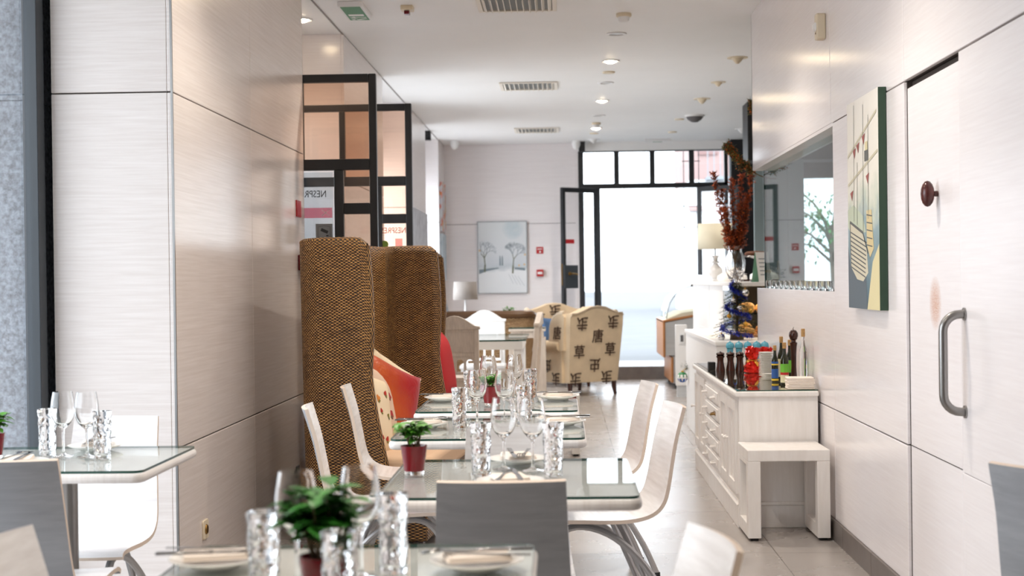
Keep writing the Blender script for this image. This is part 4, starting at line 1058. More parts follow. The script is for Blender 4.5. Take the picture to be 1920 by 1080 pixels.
DL = (('unlit ceiling downlight ring nearest the camera', 0), ('lit ceiling downlight, nearest of the three glowing in the row', 1), ('unlit ceiling downlight between the first and second glowing ones', 0), ('lit ceiling downlight in the middle of the three glowing ones', 1), ('unlit ceiling downlight before the farthest glowing one', 0), ('lit ceiling downlight, farthest of the three glowing in the row', 1))
for k, (lab, lit) in enumerate(DL): downlight(10.4 + k * 1.3, lit, lab)
for Y, X in ((3.0, -.55), (5.2, .41), (7.8, .41), (5.6, -.75), (8.6, -.7), (.6, .3), (1.2, -.9)):  # unseen lamps: the rows carried on, plus fill added over the foreground
    downlight(Y, 1, 'lit ceiling downlight out of the frame, those nearest the camera added as fill', X, 100)
downlight(9.6, 1, 'lit downlight over the side entrance, seen in the door glass', -1.75, 22)
for Y, X in ((9.2, 2.5), (12.6, 2.4)): downlight(Y, 1, 'unseen downlight added to brighten the bar room behind the right wall', X, 110)  # added lamps, out of view, lifting the dark room behind the hatch
def smoke(label, X, Y, s=1.0, drop=.0):
    t = thing('smoke_detector', label, 'smoke detector', (X, Y, ZC), 0)
    b = MB(); b.lathe([(0, 0), (.052 * s, 0), (.052 * s, -.018 * s), (.046 * s, -.024 * s), (0, -.024 * s)], 24); b.build('detector_base', 'cream', t)
    b = MB(); b.lathe([(.04 * s, -.024 * s), (.036 * s, -.05 * s), (.026 * s, -.058 * s), (0, -.06 * s)], 24); b.build('detector_head', 'whiteplastic', t)
smoke('cream smoke detector on the ceiling nearest the camera', .43, 9.62); smoke('small smoke detector between the two far lit downlights', .40, 16.35)
def disc(label, X, Y):
    b = MB(); b.lathe([(0, 0), (.055, 0), (.052, -.012), (0, -.014)], 24); o = b.build('blank_cover', 'cream'); tag(o, label, 'ceiling cover'); o.location = (X, Y, ZC)
disc('flat cream ceiling disc just behind the nearest lit downlight', .415, 12.33); disc('flat cream ceiling disc behind the farthest lit downlight', .40, 17.5)
def cone(label, X, Y, m='cream', s=1.0):
    t = thing('ceiling_speaker', label, 'ceiling speaker', (X, Y, ZC), 0)
    b = MB(); b.lathe([(0, 0), (.085 * s, 0), (.085 * s, -.006), (.0, -.006)], 24); b.build('rim', m, t)
    b = MB(); b.lathe([(.05 * s, -.006), (.034 * s, -.028 * s), (.012 * s, -.05 * s), (0, -.052 * s)], 20); b.build('cone', m, t)
cone('cream pointed ceiling fitting nearest the top of the right wall', 1.44, 11.65); cone('cream pointed ceiling fitting second from the right wall top', 1.44, 13.1, s=.8)
cone('pale pointed ceiling fitting third along the right side', 1.41, 14.3); cone('white pointed ceiling fitting near the end of the downlight row', .41, 18.3, 'whiteplastic')
cone('white pointed ceiling fitting far right beside the berry sprig', 2.18, 17.3, 'whiteplastic')
t = thing('camera_dome', 'dark glass camera dome on the ceiling right of the downlights', 'camera', (1.47, 15.75, ZC)); b = MB(); b.lathe([(0, 0), (.11, 0), (.105, -.02), (0, -.02)], 24); b.build('dome_base', 'whiteplastic', t)
b = MB(); b.lathe([(.095, -.02), (.075, -.05), (.035, -.075), (0, -.08)], 24); b.build('dome_glass', 'dgrey', t)
disc('pale round ceiling plate beside the dark camera dome', 1.33, 16.1); disc('pale flat ceiling plate at far right near the facade', 1.36, 17.5)
t = thing('emergency_lamp', 'flat white emergency lamp on the ceiling by the street door', 'lamp', (1.24, 18.45, ZC)); b = MB(); b.box(-.17, .17, -.06, .06, -.03, 0); b.build('lamp_housing', 'whiteplastic', t, smooth=0, bevel=.008)
b = MB(); b.box(-.06, .06, -.02, .02, -.032, -.029); b.build('lamp_lens', 'green', t, smooth=0)
def vent(label, X0, X1, Y0, Y1):
    t = thing('ceiling_vent', label, 'vent', ((X0 + X1) / 2, (Y0 + Y1) / 2, ZC), 0, 'ceiling air vents'); w, d = (X1 - X0) / 2, (Y1 - Y0) / 2
    b = MB()
    for q in ((-w, w, -d, -d + .03), (-w, w, d - .03, d), (-w, -w + .03, -d + .03, d - .03), (w - .03, w, -d + .03, d - .03)): b.box(*q, -.014, -.001)
    b.build('vent_frame', 'grill', t, smooth=0, bevel=.003)
    b = MB(); b.box(-w + .03, w - .03, -d + .03, d - .03, -.003, -.001); b.build('vent_back', 'greypaper', t, smooth=0)
    n = 11
    for k in range(n):
        x = lerp(-w + .045, w - .045, k / (n - 1)); ang = lerp(-45, 45, k / (n - 1)); b = MB(); b.box(-.0025, .0025, -d + .03, d - .03, -.016, .012, X=Matrix.Translation((x, 0, -.012)) @ Matrix.Rotation(R(ang), 4, 'Y')); b.build('vent_louvre', 'grill', t, smooth=0)
vent('ceiling air vent cut by the top edge of the photo', -.535, -.02, 8.95, 9.42); vent('middle ceiling air vent, wholly in view', -.56, -.03, 12.85, 13.35); vent('farthest ceiling air vent, grey and narrow', -.56, -.03, 16.75, 17.25)
# emergency exit sign lying on the ceiling
t = thing('exit_sign', 'green emergency exit sign with a white arrow on the ceiling', 'sign', (-1.335, 9.25, ZC))
b = MB(); b.box(-.08, .08, -.24, .24, -.035, 0); b.build('sign_box', 'whiteplastic', t, smooth=0, bevel=.004)
b = MB(); b.box(-.064, .064, -.23, .23, -.0365, -.0345); b.build('sign_face', 'green', t, smooth=0)
b = MB(); z0, z1 = -.0375, -.036
b.box(-.05, .05, .02, .075, z0, z1); b.box(-.02, .055, .118, .132, z0, z1); b.prism([(-.055, .125), (-.018, .1), (-.018, .15)], 'xy', z0, z1)
b.prism([(-.02, .205), (-.01, .192), (.03, .17), (.05, .16), (.055, .172), (.03, .188), (.0, .215)], 'xy', z0, z1); b.lathe([(0, z0), (.011, z0), (.011, z1), (0, z1)], 10, Matrix.Translation((-.038, .205, 0))); b.box(-.055, -.01, .17, .18, z0, z1)
b.build('sign_pictogram', 'white', t, smooth=0)
t = thing('alarm_beacon', 'small cream ceiling alarm with a dark red lens at the top edge', 'alarm', (-.99, 9.22, ZC)); b = MB(); b.box(-.04, .04, -.05, .05, -.03, 0); b.build('alarm_base', 'cream', t, smooth=0, bevel=.004); b = MB(); b.box(-.02, .014, -.02, .045, -.052, -.03); b.build('alarm_lens', 'darkred', t, smooth=0, bevel=.003)
def cctv(label, loc, m='whiteplastic'):
    t = thing('security_camera', label, 'camera', loc); b = MB(); b.lathe([(0, 0), (.055, 0), (.055, -.05), (0, -.05)], 20); b.build('camera_body', m, t)
    b = MB(); b.lathe([(.052, -.05), (.045, -.08), (.025, -.105), (0, -.112)], 20); b.build('camera_dome', 'whiteplastic' if m == 'whiteplastic' else 'dgrey', t)
cctv('white dome camera on the ceiling in the far left corner', (-1.37, 18.2, ZC)); cctv('white dome camera at the top left corner of the street front', (.19, 18.5, ZC))
b = MB(); b.box(-.04, .04, -.05, .05, -.11, 0); b.tube([(0, -.05, -.06), (0, -.09, -.065)], .022, 10); o = b.build('wall_speaker', 'black', bevel=.004); tag(o, 'small black box fixed under the ceiling beside the far left pier', 'speaker'); o.location = (-1.6, 16.95, ZC)
b = MB(); b.box(-.04, .04, -.05, .05, -.13, 0); o = b.build('wall_speaker', 'black', bevel=.004); tag(o, 'small black box beside the white camera at the street front corner', 'speaker'); o.location = (.265, 18.62, ZC)
# ---------------------------------------------------------------- pillar fittings
t = thing('fire_sign', 'small red framed sign on the pillar edge above the wicker bench', 'sign', (XP, 8.14, 1.70)); b = MB(); b.box(0, .006, -.07, .07, -.047, .047); b.build('sign_plate', 'red', t, smooth=0); b = MB(); b.box(.005, .0075, -.055, .055, -.036, .036); b.build('sign_print', 'pinkpaper', t, smooth=0)
t = thing('fire_alarm', 'red box on the pillar edge behind the top of the wicker bench', 'alarm', (XP, 8.18, 1.39)); b = MB(); b.box(0, .05, -.07, .07, -.045, .045); b.build('alarm_box', 'darkred', t, smooth=0, bevel=.006); b = MB(); b.box(.049, .052, -.04, .04, -.02, .02); b.build('alarm_label', 'red', t, smooth=0)
def socket(label, loc, m):
    t = thing('wall_socket', label, 'socket', loc); b = MB(); b.prism(rrect(-.04, .04, -.04, .04, .008, 3), 'yz', 0, .008); b.build('socket_plate', m, t, bevel=.002); b = MB(); b.lathe([(0, 0), (.022, 0), (.018, .006), (0, .004)], 16, Matrix.Translation((.008, 0, 0)) @ Matrix.Rotation(PI / 2, 4, 'Y')); b.build('socket_insert', 'brass' if m == 'cream' else 'black', t)
socket('cream socket low on the pillar behind the nearest table', (XP, 5.92, .245), 'cream'); socket('dark round socket on the pillar behind the wicker bench', (XP, 8.0, .10 + .1), 'dgrey')
# ================================================================ counter end of the room
t = thing('bar_counter', 'low white counter block beyond the sideboard', 'counter', (0, 0, 0))
b = MB(); b.box(1.05, 1.95, 9.86, 12.3, 0, .80); b.build('counter_body', 'white', t, smooth=0, bevel=.004)
b = MB(); b.box(1.04, 1.96, 9.85, 12.32, .80, .83); b.build('counter_top', 'white', t, smooth=0, bevel=.006)
t = thing('display_case', 'tall white and glass pastry case on the counter by the bar hatch', 'display case', (0, 0, 0))
CX0, CX1, CY0, CY1, CZ = 1.25, 1.92, 10.45, 13.8, 1.235
b = MB(); b.box(CX0, CX0 + .02, CY0 + .75, CY1, .8305, CZ - .03); b.box(CX0, CX1, CY1 - .02, CY1, .8305, CZ - .03); b.box(CX0, CX1, 12.32, CY1, 0, .83); b.box(CX1 - .012, CX1, CY0 + .01, CY1 - .02, .8305, CZ - .03); b.build('case_panels', 'white', t, smooth=0, bevel=.003)
b = MB(); b.box(CX0 - .001, CX0 + .004, 12.25, 12.256, .84, CZ - .03); b.build('panel_joint', 'greypaper', t, smooth=0)
b = MB(); b.box(CX0 - .02, CX1 + .02, CY0 - .02, CY1 + .02, CZ - .03, CZ); b.build('case_top', 'white', t, smooth=0, bevel=.004)
b = MB(); b.box(CX0, CX1, CY0, CY0 + .006, .8305, CZ - .03); b.box(CX0, CX0 + .006, CY0 + .006, CY0 + .75, .8305, CZ - .03); b.build('case_glass', 'glasscase', t, smooth=0)
b = MB(); b.box(CX0 + .02, CX1, CY0 + .02, CY0 + 1.4, 1.0, 1.012); b.build('case_shelf', 'glasscase', t, smooth=0)
b = MB(); b.box(CX0 + .02, CX1, CY0 + .02, CY0 + 1.4, .8305, .845); b.build('case_floor', 'wood', t, smooth=0)
lamp('case_light', 'AREA', (1.6, 10.8, 1.19), 6, (1, .78, .5), size=.5)
rg = random.Random(8); pas = None; n_p = 0
for lev in (.8455, 1.0125):
    for i in range(4):
        for j in range(2):
            if pas is None:
                b = MB(); b.lathe([(0, 0), (.04, 0), (.055, .018), (.05, .04), (.03, .055), (0, .06)], 14, jitter=lambda a, z, k: 1 + .08 * math.sin(5 * a)); pas = o = b.build('pastry', 'pastry')
            else: o = copy_tree(pas)
            o.location = (1.36 + i * .13, 10.56 + j * .16, lev); o.scale = (1, 1, rg.uniform(.8, 1.5)); tag(o, 'golden pastry on the lower shelf of the glass case' if lev < .9 else 'golden pastry on the upper shelf of the glass case', 'pastry', 'pastries low in the case' if lev < .9 else 'pastries high in the case')
# table lamp with the cream shade
def table_lamp(name, label, loc, prof, shade, mshade, mbase, neck):
    t = thing(name, label, 'lamp', loc)
    b = MB(); b.lathe(prof, 24); b.build('lamp_base', mbase, t, smooth=50)
    r0, r1, z0, z1 = shade
    b = MB(); b.lathe([(r0, z0), (r1, z1)], 32); b.build('lamp_shade', mshade, t, solid=.003)
    b = MB(); b.tube([(0, 0, neck), (0, 0, z1 - .03)], .006, 8); b.tube([(-r1, 0, z1 - .03), (r1, 0, z1 - .03)], .002, 5); b.ball((0, 0, (z0 + z1) / 2), (.025, .025, .035), 10); b.build('lamp_stem', 'steel', t)
    return t
table_lamp('table_lamp', 'white ceramic table lamp with a cream drum shade on the glass case', (1.385, 13.0, CZ + .0005), [(0, 0), (.05, 0), (.05, .012), (.03, .025), (.055, .05), (.068, .085), (.06, .12), (.03, .15), (.022, .165), (.045, .172), (.045, .178), (.02, .185), (.024, .21), (.036, .235), (.0, .237)], (.158, .153, .295, .525), 'shade_cream', 'ceramic', .235)
def bowl(name, label, loc, prof, m):
    b = MB(); b.lathe(prof, 28); o = b.build(name, m, smooth=50); tag(o, label, 'dish'); o.location = loc
bowl('covered_dish', 'squat cream covered dish on the glass case under the lamp', (1.50, 12.7, CZ + .0005), [(0, 0), (.12, 0), (.135, .02), (.13, .05), (.10, .072), (.06, .08), (.055, .10), (.045, .112), (0, .116)], 'china')
bowl('covered_dish', 'second cream dish on the glass case, right of the berry vase', (1.74, 12.4, CZ + .0005), [(0, 0), (.11, 0), (.125, .02), (.12, .055), (.09, .075), (.07, .078), (.06, .1), (0, .105)], 'china')
b = MB(); b.prism(rrect(-.16, .16, -.09, .09, .03), 'xy', 0, .012); b.prism(rrect(-.145, .145, -.075, .075, .02), 'xy', .012, .016); o = b.build('serving_tray', 'darkwood', bevel=.003); tag(o, 'dark low tray on the glass case in front of the cream dishes', 'tray'); o.location = (1.62, 11.95, CZ + .0005)
b = MB(); b.lathe([(0, 0), (.022, 0), (.026, .06), (.0245, .06), (.021, .004), (0, .004)], 14); jar0 = None
for k in range(3):
    if k == 0: o = jar0 = b.build('small_glass', 'glass', smooth=50)
    else: o = copy_tree(jar0)
    o.location = (1.285 + .058 * (k % 2), 13.2 + .1 * k, CZ + .0005); tag(o, 'little glass at the left end of the case top, beside the lamp foot', 'glass', 'little glasses beside the lamp')
# vase with dried berry branches
VX, VY = 1.39, 11.55
b = MB(); b.lathe([(0, 0), (.035, 0), (.04, .006), (.055, .03), (.078, .09), (.085, .15), (.075, .205), (.058, .235), (.056, .262), (.066, .29), (.064, .29), (.054, .262), (.055, .235), (.071, .205), (.081, .15), (.074, .09), (.05, .033), (0, .014)], 30); o = b.build('glass_vase', 'glass', smooth=60)
tag(o, 'clear glass vase holding rust-coloured berry branches on the glass case', 'vase'); o.location = (VX, VY, CZ + .0005)
def berry_branch(name, label, group, base, pts, seed, nside=100, mats=('stem', 'rustleaf', 'berry'), spread=.05, bp=.6):
    rg = random.Random(seed); b = MB(); base = Vector(base); pts = [Vector(p) for p in pts]
    b.tube([interp([tuple(p) for p in pts], k / 14) for k in range(15)], [lerp(.0045, .0015, k / 14) for k in range(15)], 6, 0)
    for k in range(nside):
        f = lerp(.32, 1, rg.random() ** .8); p = Vector(interp([tuple(q) for q in pts], f)); q = Vector(interp([tuple(q) for q in pts], max(0, f - .03)))
        d = (p - q).normalized(); a = rg.random() * 2 * PI; s = d.orthogonal().normalized(); s = Matrix.Rotation(a, 3, d) @ s
        L = spread * rg.uniform(.4, 1.1) * (1.15 - .5 * f); tip = p + (s * .9 + d * .6) * L
        b.tube([p, p.lerp(tip, .6) + d * .005, tip], [.0016, .0013, .0008], 4, 0, caps=False)
        for j in range(7):
            u = .25 + .75 * j / 6; c = p.lerp(tip, u); dv = Vector((rg.uniform(-1, 1), rg.uniform(-1, 1), rg.uniform(-.3, 1)))
            leaf_quad(b, c, dv, Vector((0, 0, 1)) if abs(dv.normalized().z) < .9 else Vector((1, 0, 0)), rg.uniform(.018, .034), .0048, 1)
            if rg.random() < bp: b.ball(c + dv.normalized() * .008, rg.uniform(.003, .0055), 5, 2)
    o = b.build(name, list(mats), smooth=60, fix=False); o.location = base; return tag(o, label, 'branch', group)
for k, (dx, dy, h) in enumerate(((-.17, .0, .86), (-.10, .05, .72), (-.02, -.03, .80), (.06, .04, .84), (.14, -.02, .88), (.05, -.05, .62), (-.08, -.04, .56), (.11, .02, .68))):
    berry_branch('berry_branch', 'dried rust-orange berry branch standing in the glass vase', 'berry branches in the vase', (VX, VY, CZ + .018), [(-.15 * dx, -.15 * dy, 0), (.12 * dx, .12 * dy, .2), (.35 * dx, .35 * dy, .3), (.72 * dx, .72 * dy, h * .68), (dx, dy, h)], 20 + k, 105)
berry_branch('berry_sprig', 'orange-berried green sprig fixed at the corner of the white bulkhead', None, (XR + .05, 9.80, 1.965), [(.12, .03, -.02), (.02, .04, .0), (-.08, .03, .06), (-.16, .0, .13), (-.22, -.02, .21)], 41, 150, ('stem', 'olive_leaf', 'berry'), .06, .3)
berry_branch('berry_sprig', 'small curled berry sprig peeking out above the green sticker', None, (XR + .06, 9.82, 2.33), [(.02, .0, .0), (-.02, .03, .03), (-.055, .03, .09), (-.05, .02, .15), (-.03, .02, .14)], 43, 40, ('stem', 'olive_leaf', 'berry'), .028, .25)
# cake stand
t = thing('cake_stand', 'glass cake stand beside the berry vase', 'cake stand', (1.505, 11.15, CZ + .0005)); b = MB(); b.lathe([(0, 0), (.06, 0), (.055, .008), (.014, .018), (.011, .06), (.018, .1), (.011, .14), (.014, .18), (.05, .19), (.095, .195), (.098, .205), (0, .202)], 26); b.build('stand', 'glass', t, smooth=50)
b = MB(); rgc = random.Random(6); b.lathe([(0, 0), (.085, 0), (.09, .016), (.07, .03), (0, .034)], 24, jitter=lambda a, z, k: 1 + rgc.uniform(-.05, .05)); o = b.build('cake', 'chocolate', smooth=20); tag(o, 'flat brown cake on the glass cake stand', 'cake'); o.location = (1.505, 11.15, CZ + .206)
# folded menu card
t = thing('menu_card', 'white folded menu card standing at the end of the bar hatch', 'card', (1.475, 10.56, CZ + .0005), R(25)); b = MB(); b.box(-.055, .055, -.0006, .0006, 0, .225, X=Matrix.Translation((0, -.03, 0)) @ Matrix.Rotation(R(-12), 4, 'X')); b.build('front_leaf', 'paper', t, smooth=0)
b = MB(); b.box(-.055, .055, -.0006, .0006, 0, .225, X=Matrix.Translation((0, .07, 0)) @ Matrix.Rotation(R(12), 4, 'X')); b.build('back_leaf', P('green_print', (120, 168, 140), .7), t, smooth=0)
b = MB()
for k in range(5): b.box(-.035, .02 + .01 * (k % 2), -.0012, -.0007, .05 + k * .03, .058 + k * .03, X=Matrix.Translation((0, -.03, 0)) @ Matrix.Rotation(R(-12), 4, 'X'))
b.build('print_lines', 'greypaper', t, smooth=0)
# little christmas tree on the low counter
TX, TY, TZ = 1.225, 10.13, .8305
t = thing('christmas_tree', 'small sparse christmas tree with blue tinsel on the low counter', 'christmas tree', (TX, TY, TZ)); b = MB(); b.tube([(0, 0, 0), (.005, 0, .25), (0, 0, .50)], [.010, .008, .004], 8); b.lathe([(0, 0), (.05, 0), (.045, .05), (0, .05)], 16); b.build('trunk', 'stem', t)
b = MB(); rg = random.Random(77)
for k in range(90):
    z = lerp(.05, .47, k / 89); a = k * 2.4; L = lerp(.19, .04, (z - .05) / .42) * rg.uniform(.7, 1.1); d = Vector((math.cos(a), math.sin(a), .1)); p0 = Vector((0, 0, z)); p1 = p0 + d * L + Vector((0, 0, -.3 * L))
    pm = p0.lerp(p1, .5) + Vector((0, 0, .018)); b.tube([p0, pm, p1], .0014, 4, 0, caps=False)
    for j in range(34):
        f = .12 + .88 * j / 33; c = Vector(interp([tuple(p0), tuple(pm), tuple(p1)], f)); dv = (d + Vector((rg.uniform(-1, 1), rg.uniform(-1, 1), rg.uniform(-.6, .8)))).normalized()
        leaf_quad(b, c, dv, Vector((0, 0, 1)) if abs(dv.z) < .9 else Vector((1, 0, 0)), .021, .0026, 0, .1)
b.build('needles', 'needle', t, smooth=0, fix=False); t.scale = (1, 1, .83)
b = MB(); rg = random.Random(5)
for k in range(2600):
    f = k / 2600; z = lerp(.46, .0, f); r = lerp(.035, .12, f); a = f * 2.6 * 2 * PI + 2.0; c = Vector((r * math.cos(a), r * math.sin(a), z + .02)); dv = Vector((rg.gauss(0, 1), rg.gauss(0, 1), rg.gauss(0, 1))).normalized()
    leaf_quad(b, c, dv, Vector((0, 0, 1)) if abs(dv.z) < .9 else Vector((1, 0, 0)), rg.uniform(.02, .036), .003, 0, .1)
o = b.build('tinsel_garland', 'blueglitter', smooth=0, fix=False); tag(o, 'glittering blue tinsel wound round the small christmas tree', 'tinsel'); o.location = (TX, TY, TZ + .005); o.scale = (1, 1, .83)
t = thing('tree_star', 'silver openwork star topping the small christmas tree', 'star', (TX + .005, TY - .01, TZ + .405)); b = MB()
for k in range(14):
    a = 2 * PI * k / 14; el = R(25) * ((k % 3) - 1); d = Vector((math.cos(a) * math.cos(el), math.sin(el) * .6, math.sin(a) * math.cos(el))); L = .075 if k % 2 == 0 else .05; s = Vector((-math.sin(a), 0, math.cos(a)))
    b.tube([d * .01, d * L * .4 + s * .012, d * L], .0017, 4); b.tube([d * .01, d * L * .4 - s * .012, d * L], .0017, 4)
for v in b.bm.verts: v.co.z += .06
b.tube([(0, 0, -.05), (0, 0, .06)], .004, 6); b.build('star_wires', 'silver', t)
bau = None
for k, (dx, dy, z, m, lab) in enumerate(((.055, -.06, .395, 'silver', 'large silver bauble below the star on the small tree'), (-.115, -.05, .02, 'silver', 'silver bauble hanging lowest at the left of the small tree'), (.01, -.09, .27, 'silver', 'silver bauble in the middle of the small tree beside the tinsel'), (-.06, -.07, .20, 'gold', 'gold bauble at the left of the blue tinsel'), (.09, -.05, .24, 'gold', 'gold bauble at the right of the blue tinsel'), (-.03, -.075, .33, 'silver', 'small silver bauble left of the large one near the star'), (.05, -.10, .13, 'gold', 'gold bauble low in the blue tinsel'))):
    r = .026 if k < 2 else .017; t = thing('bauble', lab, 'bauble', (TX + dx, TY + dy, TZ + z * .83 + .004), 0, 'baubles on the small tree')
    b = MB(); b.ball((0, 0, 0), r, 16); b.build('ball', m, t); b = MB(); b.lathe([(0, r * .9), (r * .25, r * .9), (r * .25, r * 1.2), (0, r * 1.2)], 10); b.tube([(0, 0, r * 1.2), (0, .004, r * 1.9)], .0008, 4); b.build('cap', 'gold', t)
# bauble hanging from the far corner of the low counter
t = thing('bauble', 'green, white and blue bauble hanging on a fir sprig at the low counter corner', 'bauble', (1.0, 12.1, .43)); b = MB(); r = .045
def band(u, v): return 0
b.grid(lambda u, v: (r * math.sin(PI * v) * math.cos(2 * PI * u), r * math.sin(PI * v) * math.sin(2 * PI * u), r * math.cos(PI * v)), 24, 12, closeu=True, mif=lambda u, v: (1 if v < .33 + .1 * (int(u * 24) % 3 == 0) else (2 if v < .58 + .1 * (int(u * 24 + 1) % 3 == 0) else 3)))
b.build('ball', ['white', 'green', 'white', 'lab_blue'], t); b = MB(); b.lathe([(0, r * .95), (.012, r * .95), (.012, r * 1.2), (0, r * 1.2)], 10); b.tube([(0, 0, r * 1.2), (.03, 0, r * 1.6), (.052, 0, r * 1.62)], .001, 4); b.build('cap', 'gold', t)
b = MB(); rg = random.Random(3)
for k in range(9):
    d = Vector((-abs(rg.gauss(.6, .5)) - .1, rg.gauss(0, .7), rg.gauss(0, .5))).normalized()
    for j in range(16):
        c = d * (.06 * j / 15); dv = (d + Vector((rg.uniform(-1, 1), rg.uniform(-1, 1), rg.uniform(-1, 1)))).normalized(); leaf_quad(b, c, dv, Vector((0, 0, 1)) if abs(dv.z) < .9 else Vector((1, 0, 0)), .02, .0017, 0, .1)
o = b.build('fir_sprig', 'needle', smooth=0, fix=False); tag(o, 'tiny fir sprig stuck on the low counter above the striped bauble', 'sprig'); o.location = (1.045, 12.1, .512)
# slim white partition with a socket, and the ice cream freezer
t = thing('partition_panel', 'slim white partition panel with a small socket beside the freezer', 'panel', (0, 0, 0)); b = MB(); b.box(1.19, 1.31, 15.2, 15.3, .12, .77); b.build('panel', 'white', t, smooth=0, bevel=.003); b = MB(); b.box(1.20, 1.30, 15.21, 15.29, 0, .12); b.build('panel_foot', 'ss', t, smooth=0); b = MB(); b.box(1.225, 1.285, 15.192, 15.2, .57, .68); b.box(1.24, 1.27, 15.189, 15.193, .59, .66, 1); b.build('socket_plate', ['whiteplastic', 'dgrey'], t, smooth=0)
t = thing('ice_cream_freezer', 'stainless ice cream freezer with a curved glass hood and beech trim', 'freezer', (0, 0, 0)); FY0, FY1 = 16.35, 17.5
b = MB(); b.prism([(1.16, .38), (1.95, .38), (1.95, .78), (1.55, .83), (1.16, .76)], 'xz', FY0, FY1); b.box(1.25, 1.95, FY0 + .02, FY1 - .02, .06, .38); b.build('cabinet', 'ss', t, smooth=0, bevel=.004)
b = MB(); b.box(1.135, 1.16, FY0 - .01, FY1 + .01, .36, .78); b.box(1.225, 1.25, FY0, FY1, .07, .36); b.prism([(1.135, .76), (1.55, .83), (1.95, .78), (1.95, .80), (1.55, .855), (1.135, .785)], 'xz', FY0 - .012, FY1 + .012); b.build('beech_trim', 'wood', t, smooth=0, bevel=.004)
b = MB(); b.prism([(1.15, .785), (1.55, .855), (1.95, .80), (1.95, .84), (1.6, .90), (1.35, .87)], 'xz', FY0 + .01, FY1 - .01); b.build('sloped_top', 'shade_cream', t, smooth=0, bevel=.003)
b = MB(); arc = [(1.18, .80), (1.20, .92), (1.25, 1.03), (1.34, 1.12), (1.46, 1.17), (1.6, 1.18), (1.85, 1.18)]
b.grid(lambda u, v: (lambda p: (p[0], lerp(FY0 + .03, FY1 - .03, v), p[1]))(interp(arc, u)), 18, 1); b.build('glass_hood', 'glasscase', t, solid=.005)
b = MB(); b.tube([(*(interp(arc, k / 18)[:1]), FY0 + .03, interp(arc, k / 18)[1]) for k in range(19)], .006, 6); b.box(1.46, 1.95, FY0 + .01, FY0 + .06, 1.165, 1.195); b.build('hood_frame', 'steel', t)
b = MB(); b.tube([(1.62 + .06 * math.cos(2 * PI * k / 16), FY0 + .08, .98 + .035 * math.sin(2 * PI * k / 16)) for k in range(16)], .008, 6, closed=True); b.tube([(1.6, FY0 + .08, .9), (1.7, FY0 + .08, 1.04)], .006, 6); b.build('scoop_rail', 'steel', t)
for x in (1.28, 1.9):
    for y in (FY0 + .06, FY1 - .06): b = MB(); b.lathe([(0, -.0125), (.03, -.0125), (.03, .0125), (0, .0125)], 14, Matrix.Translation((x, y, .03)) @ Matrix.Rotation(PI / 2, 4, 'Y')); b.build('castor', 'black', t)

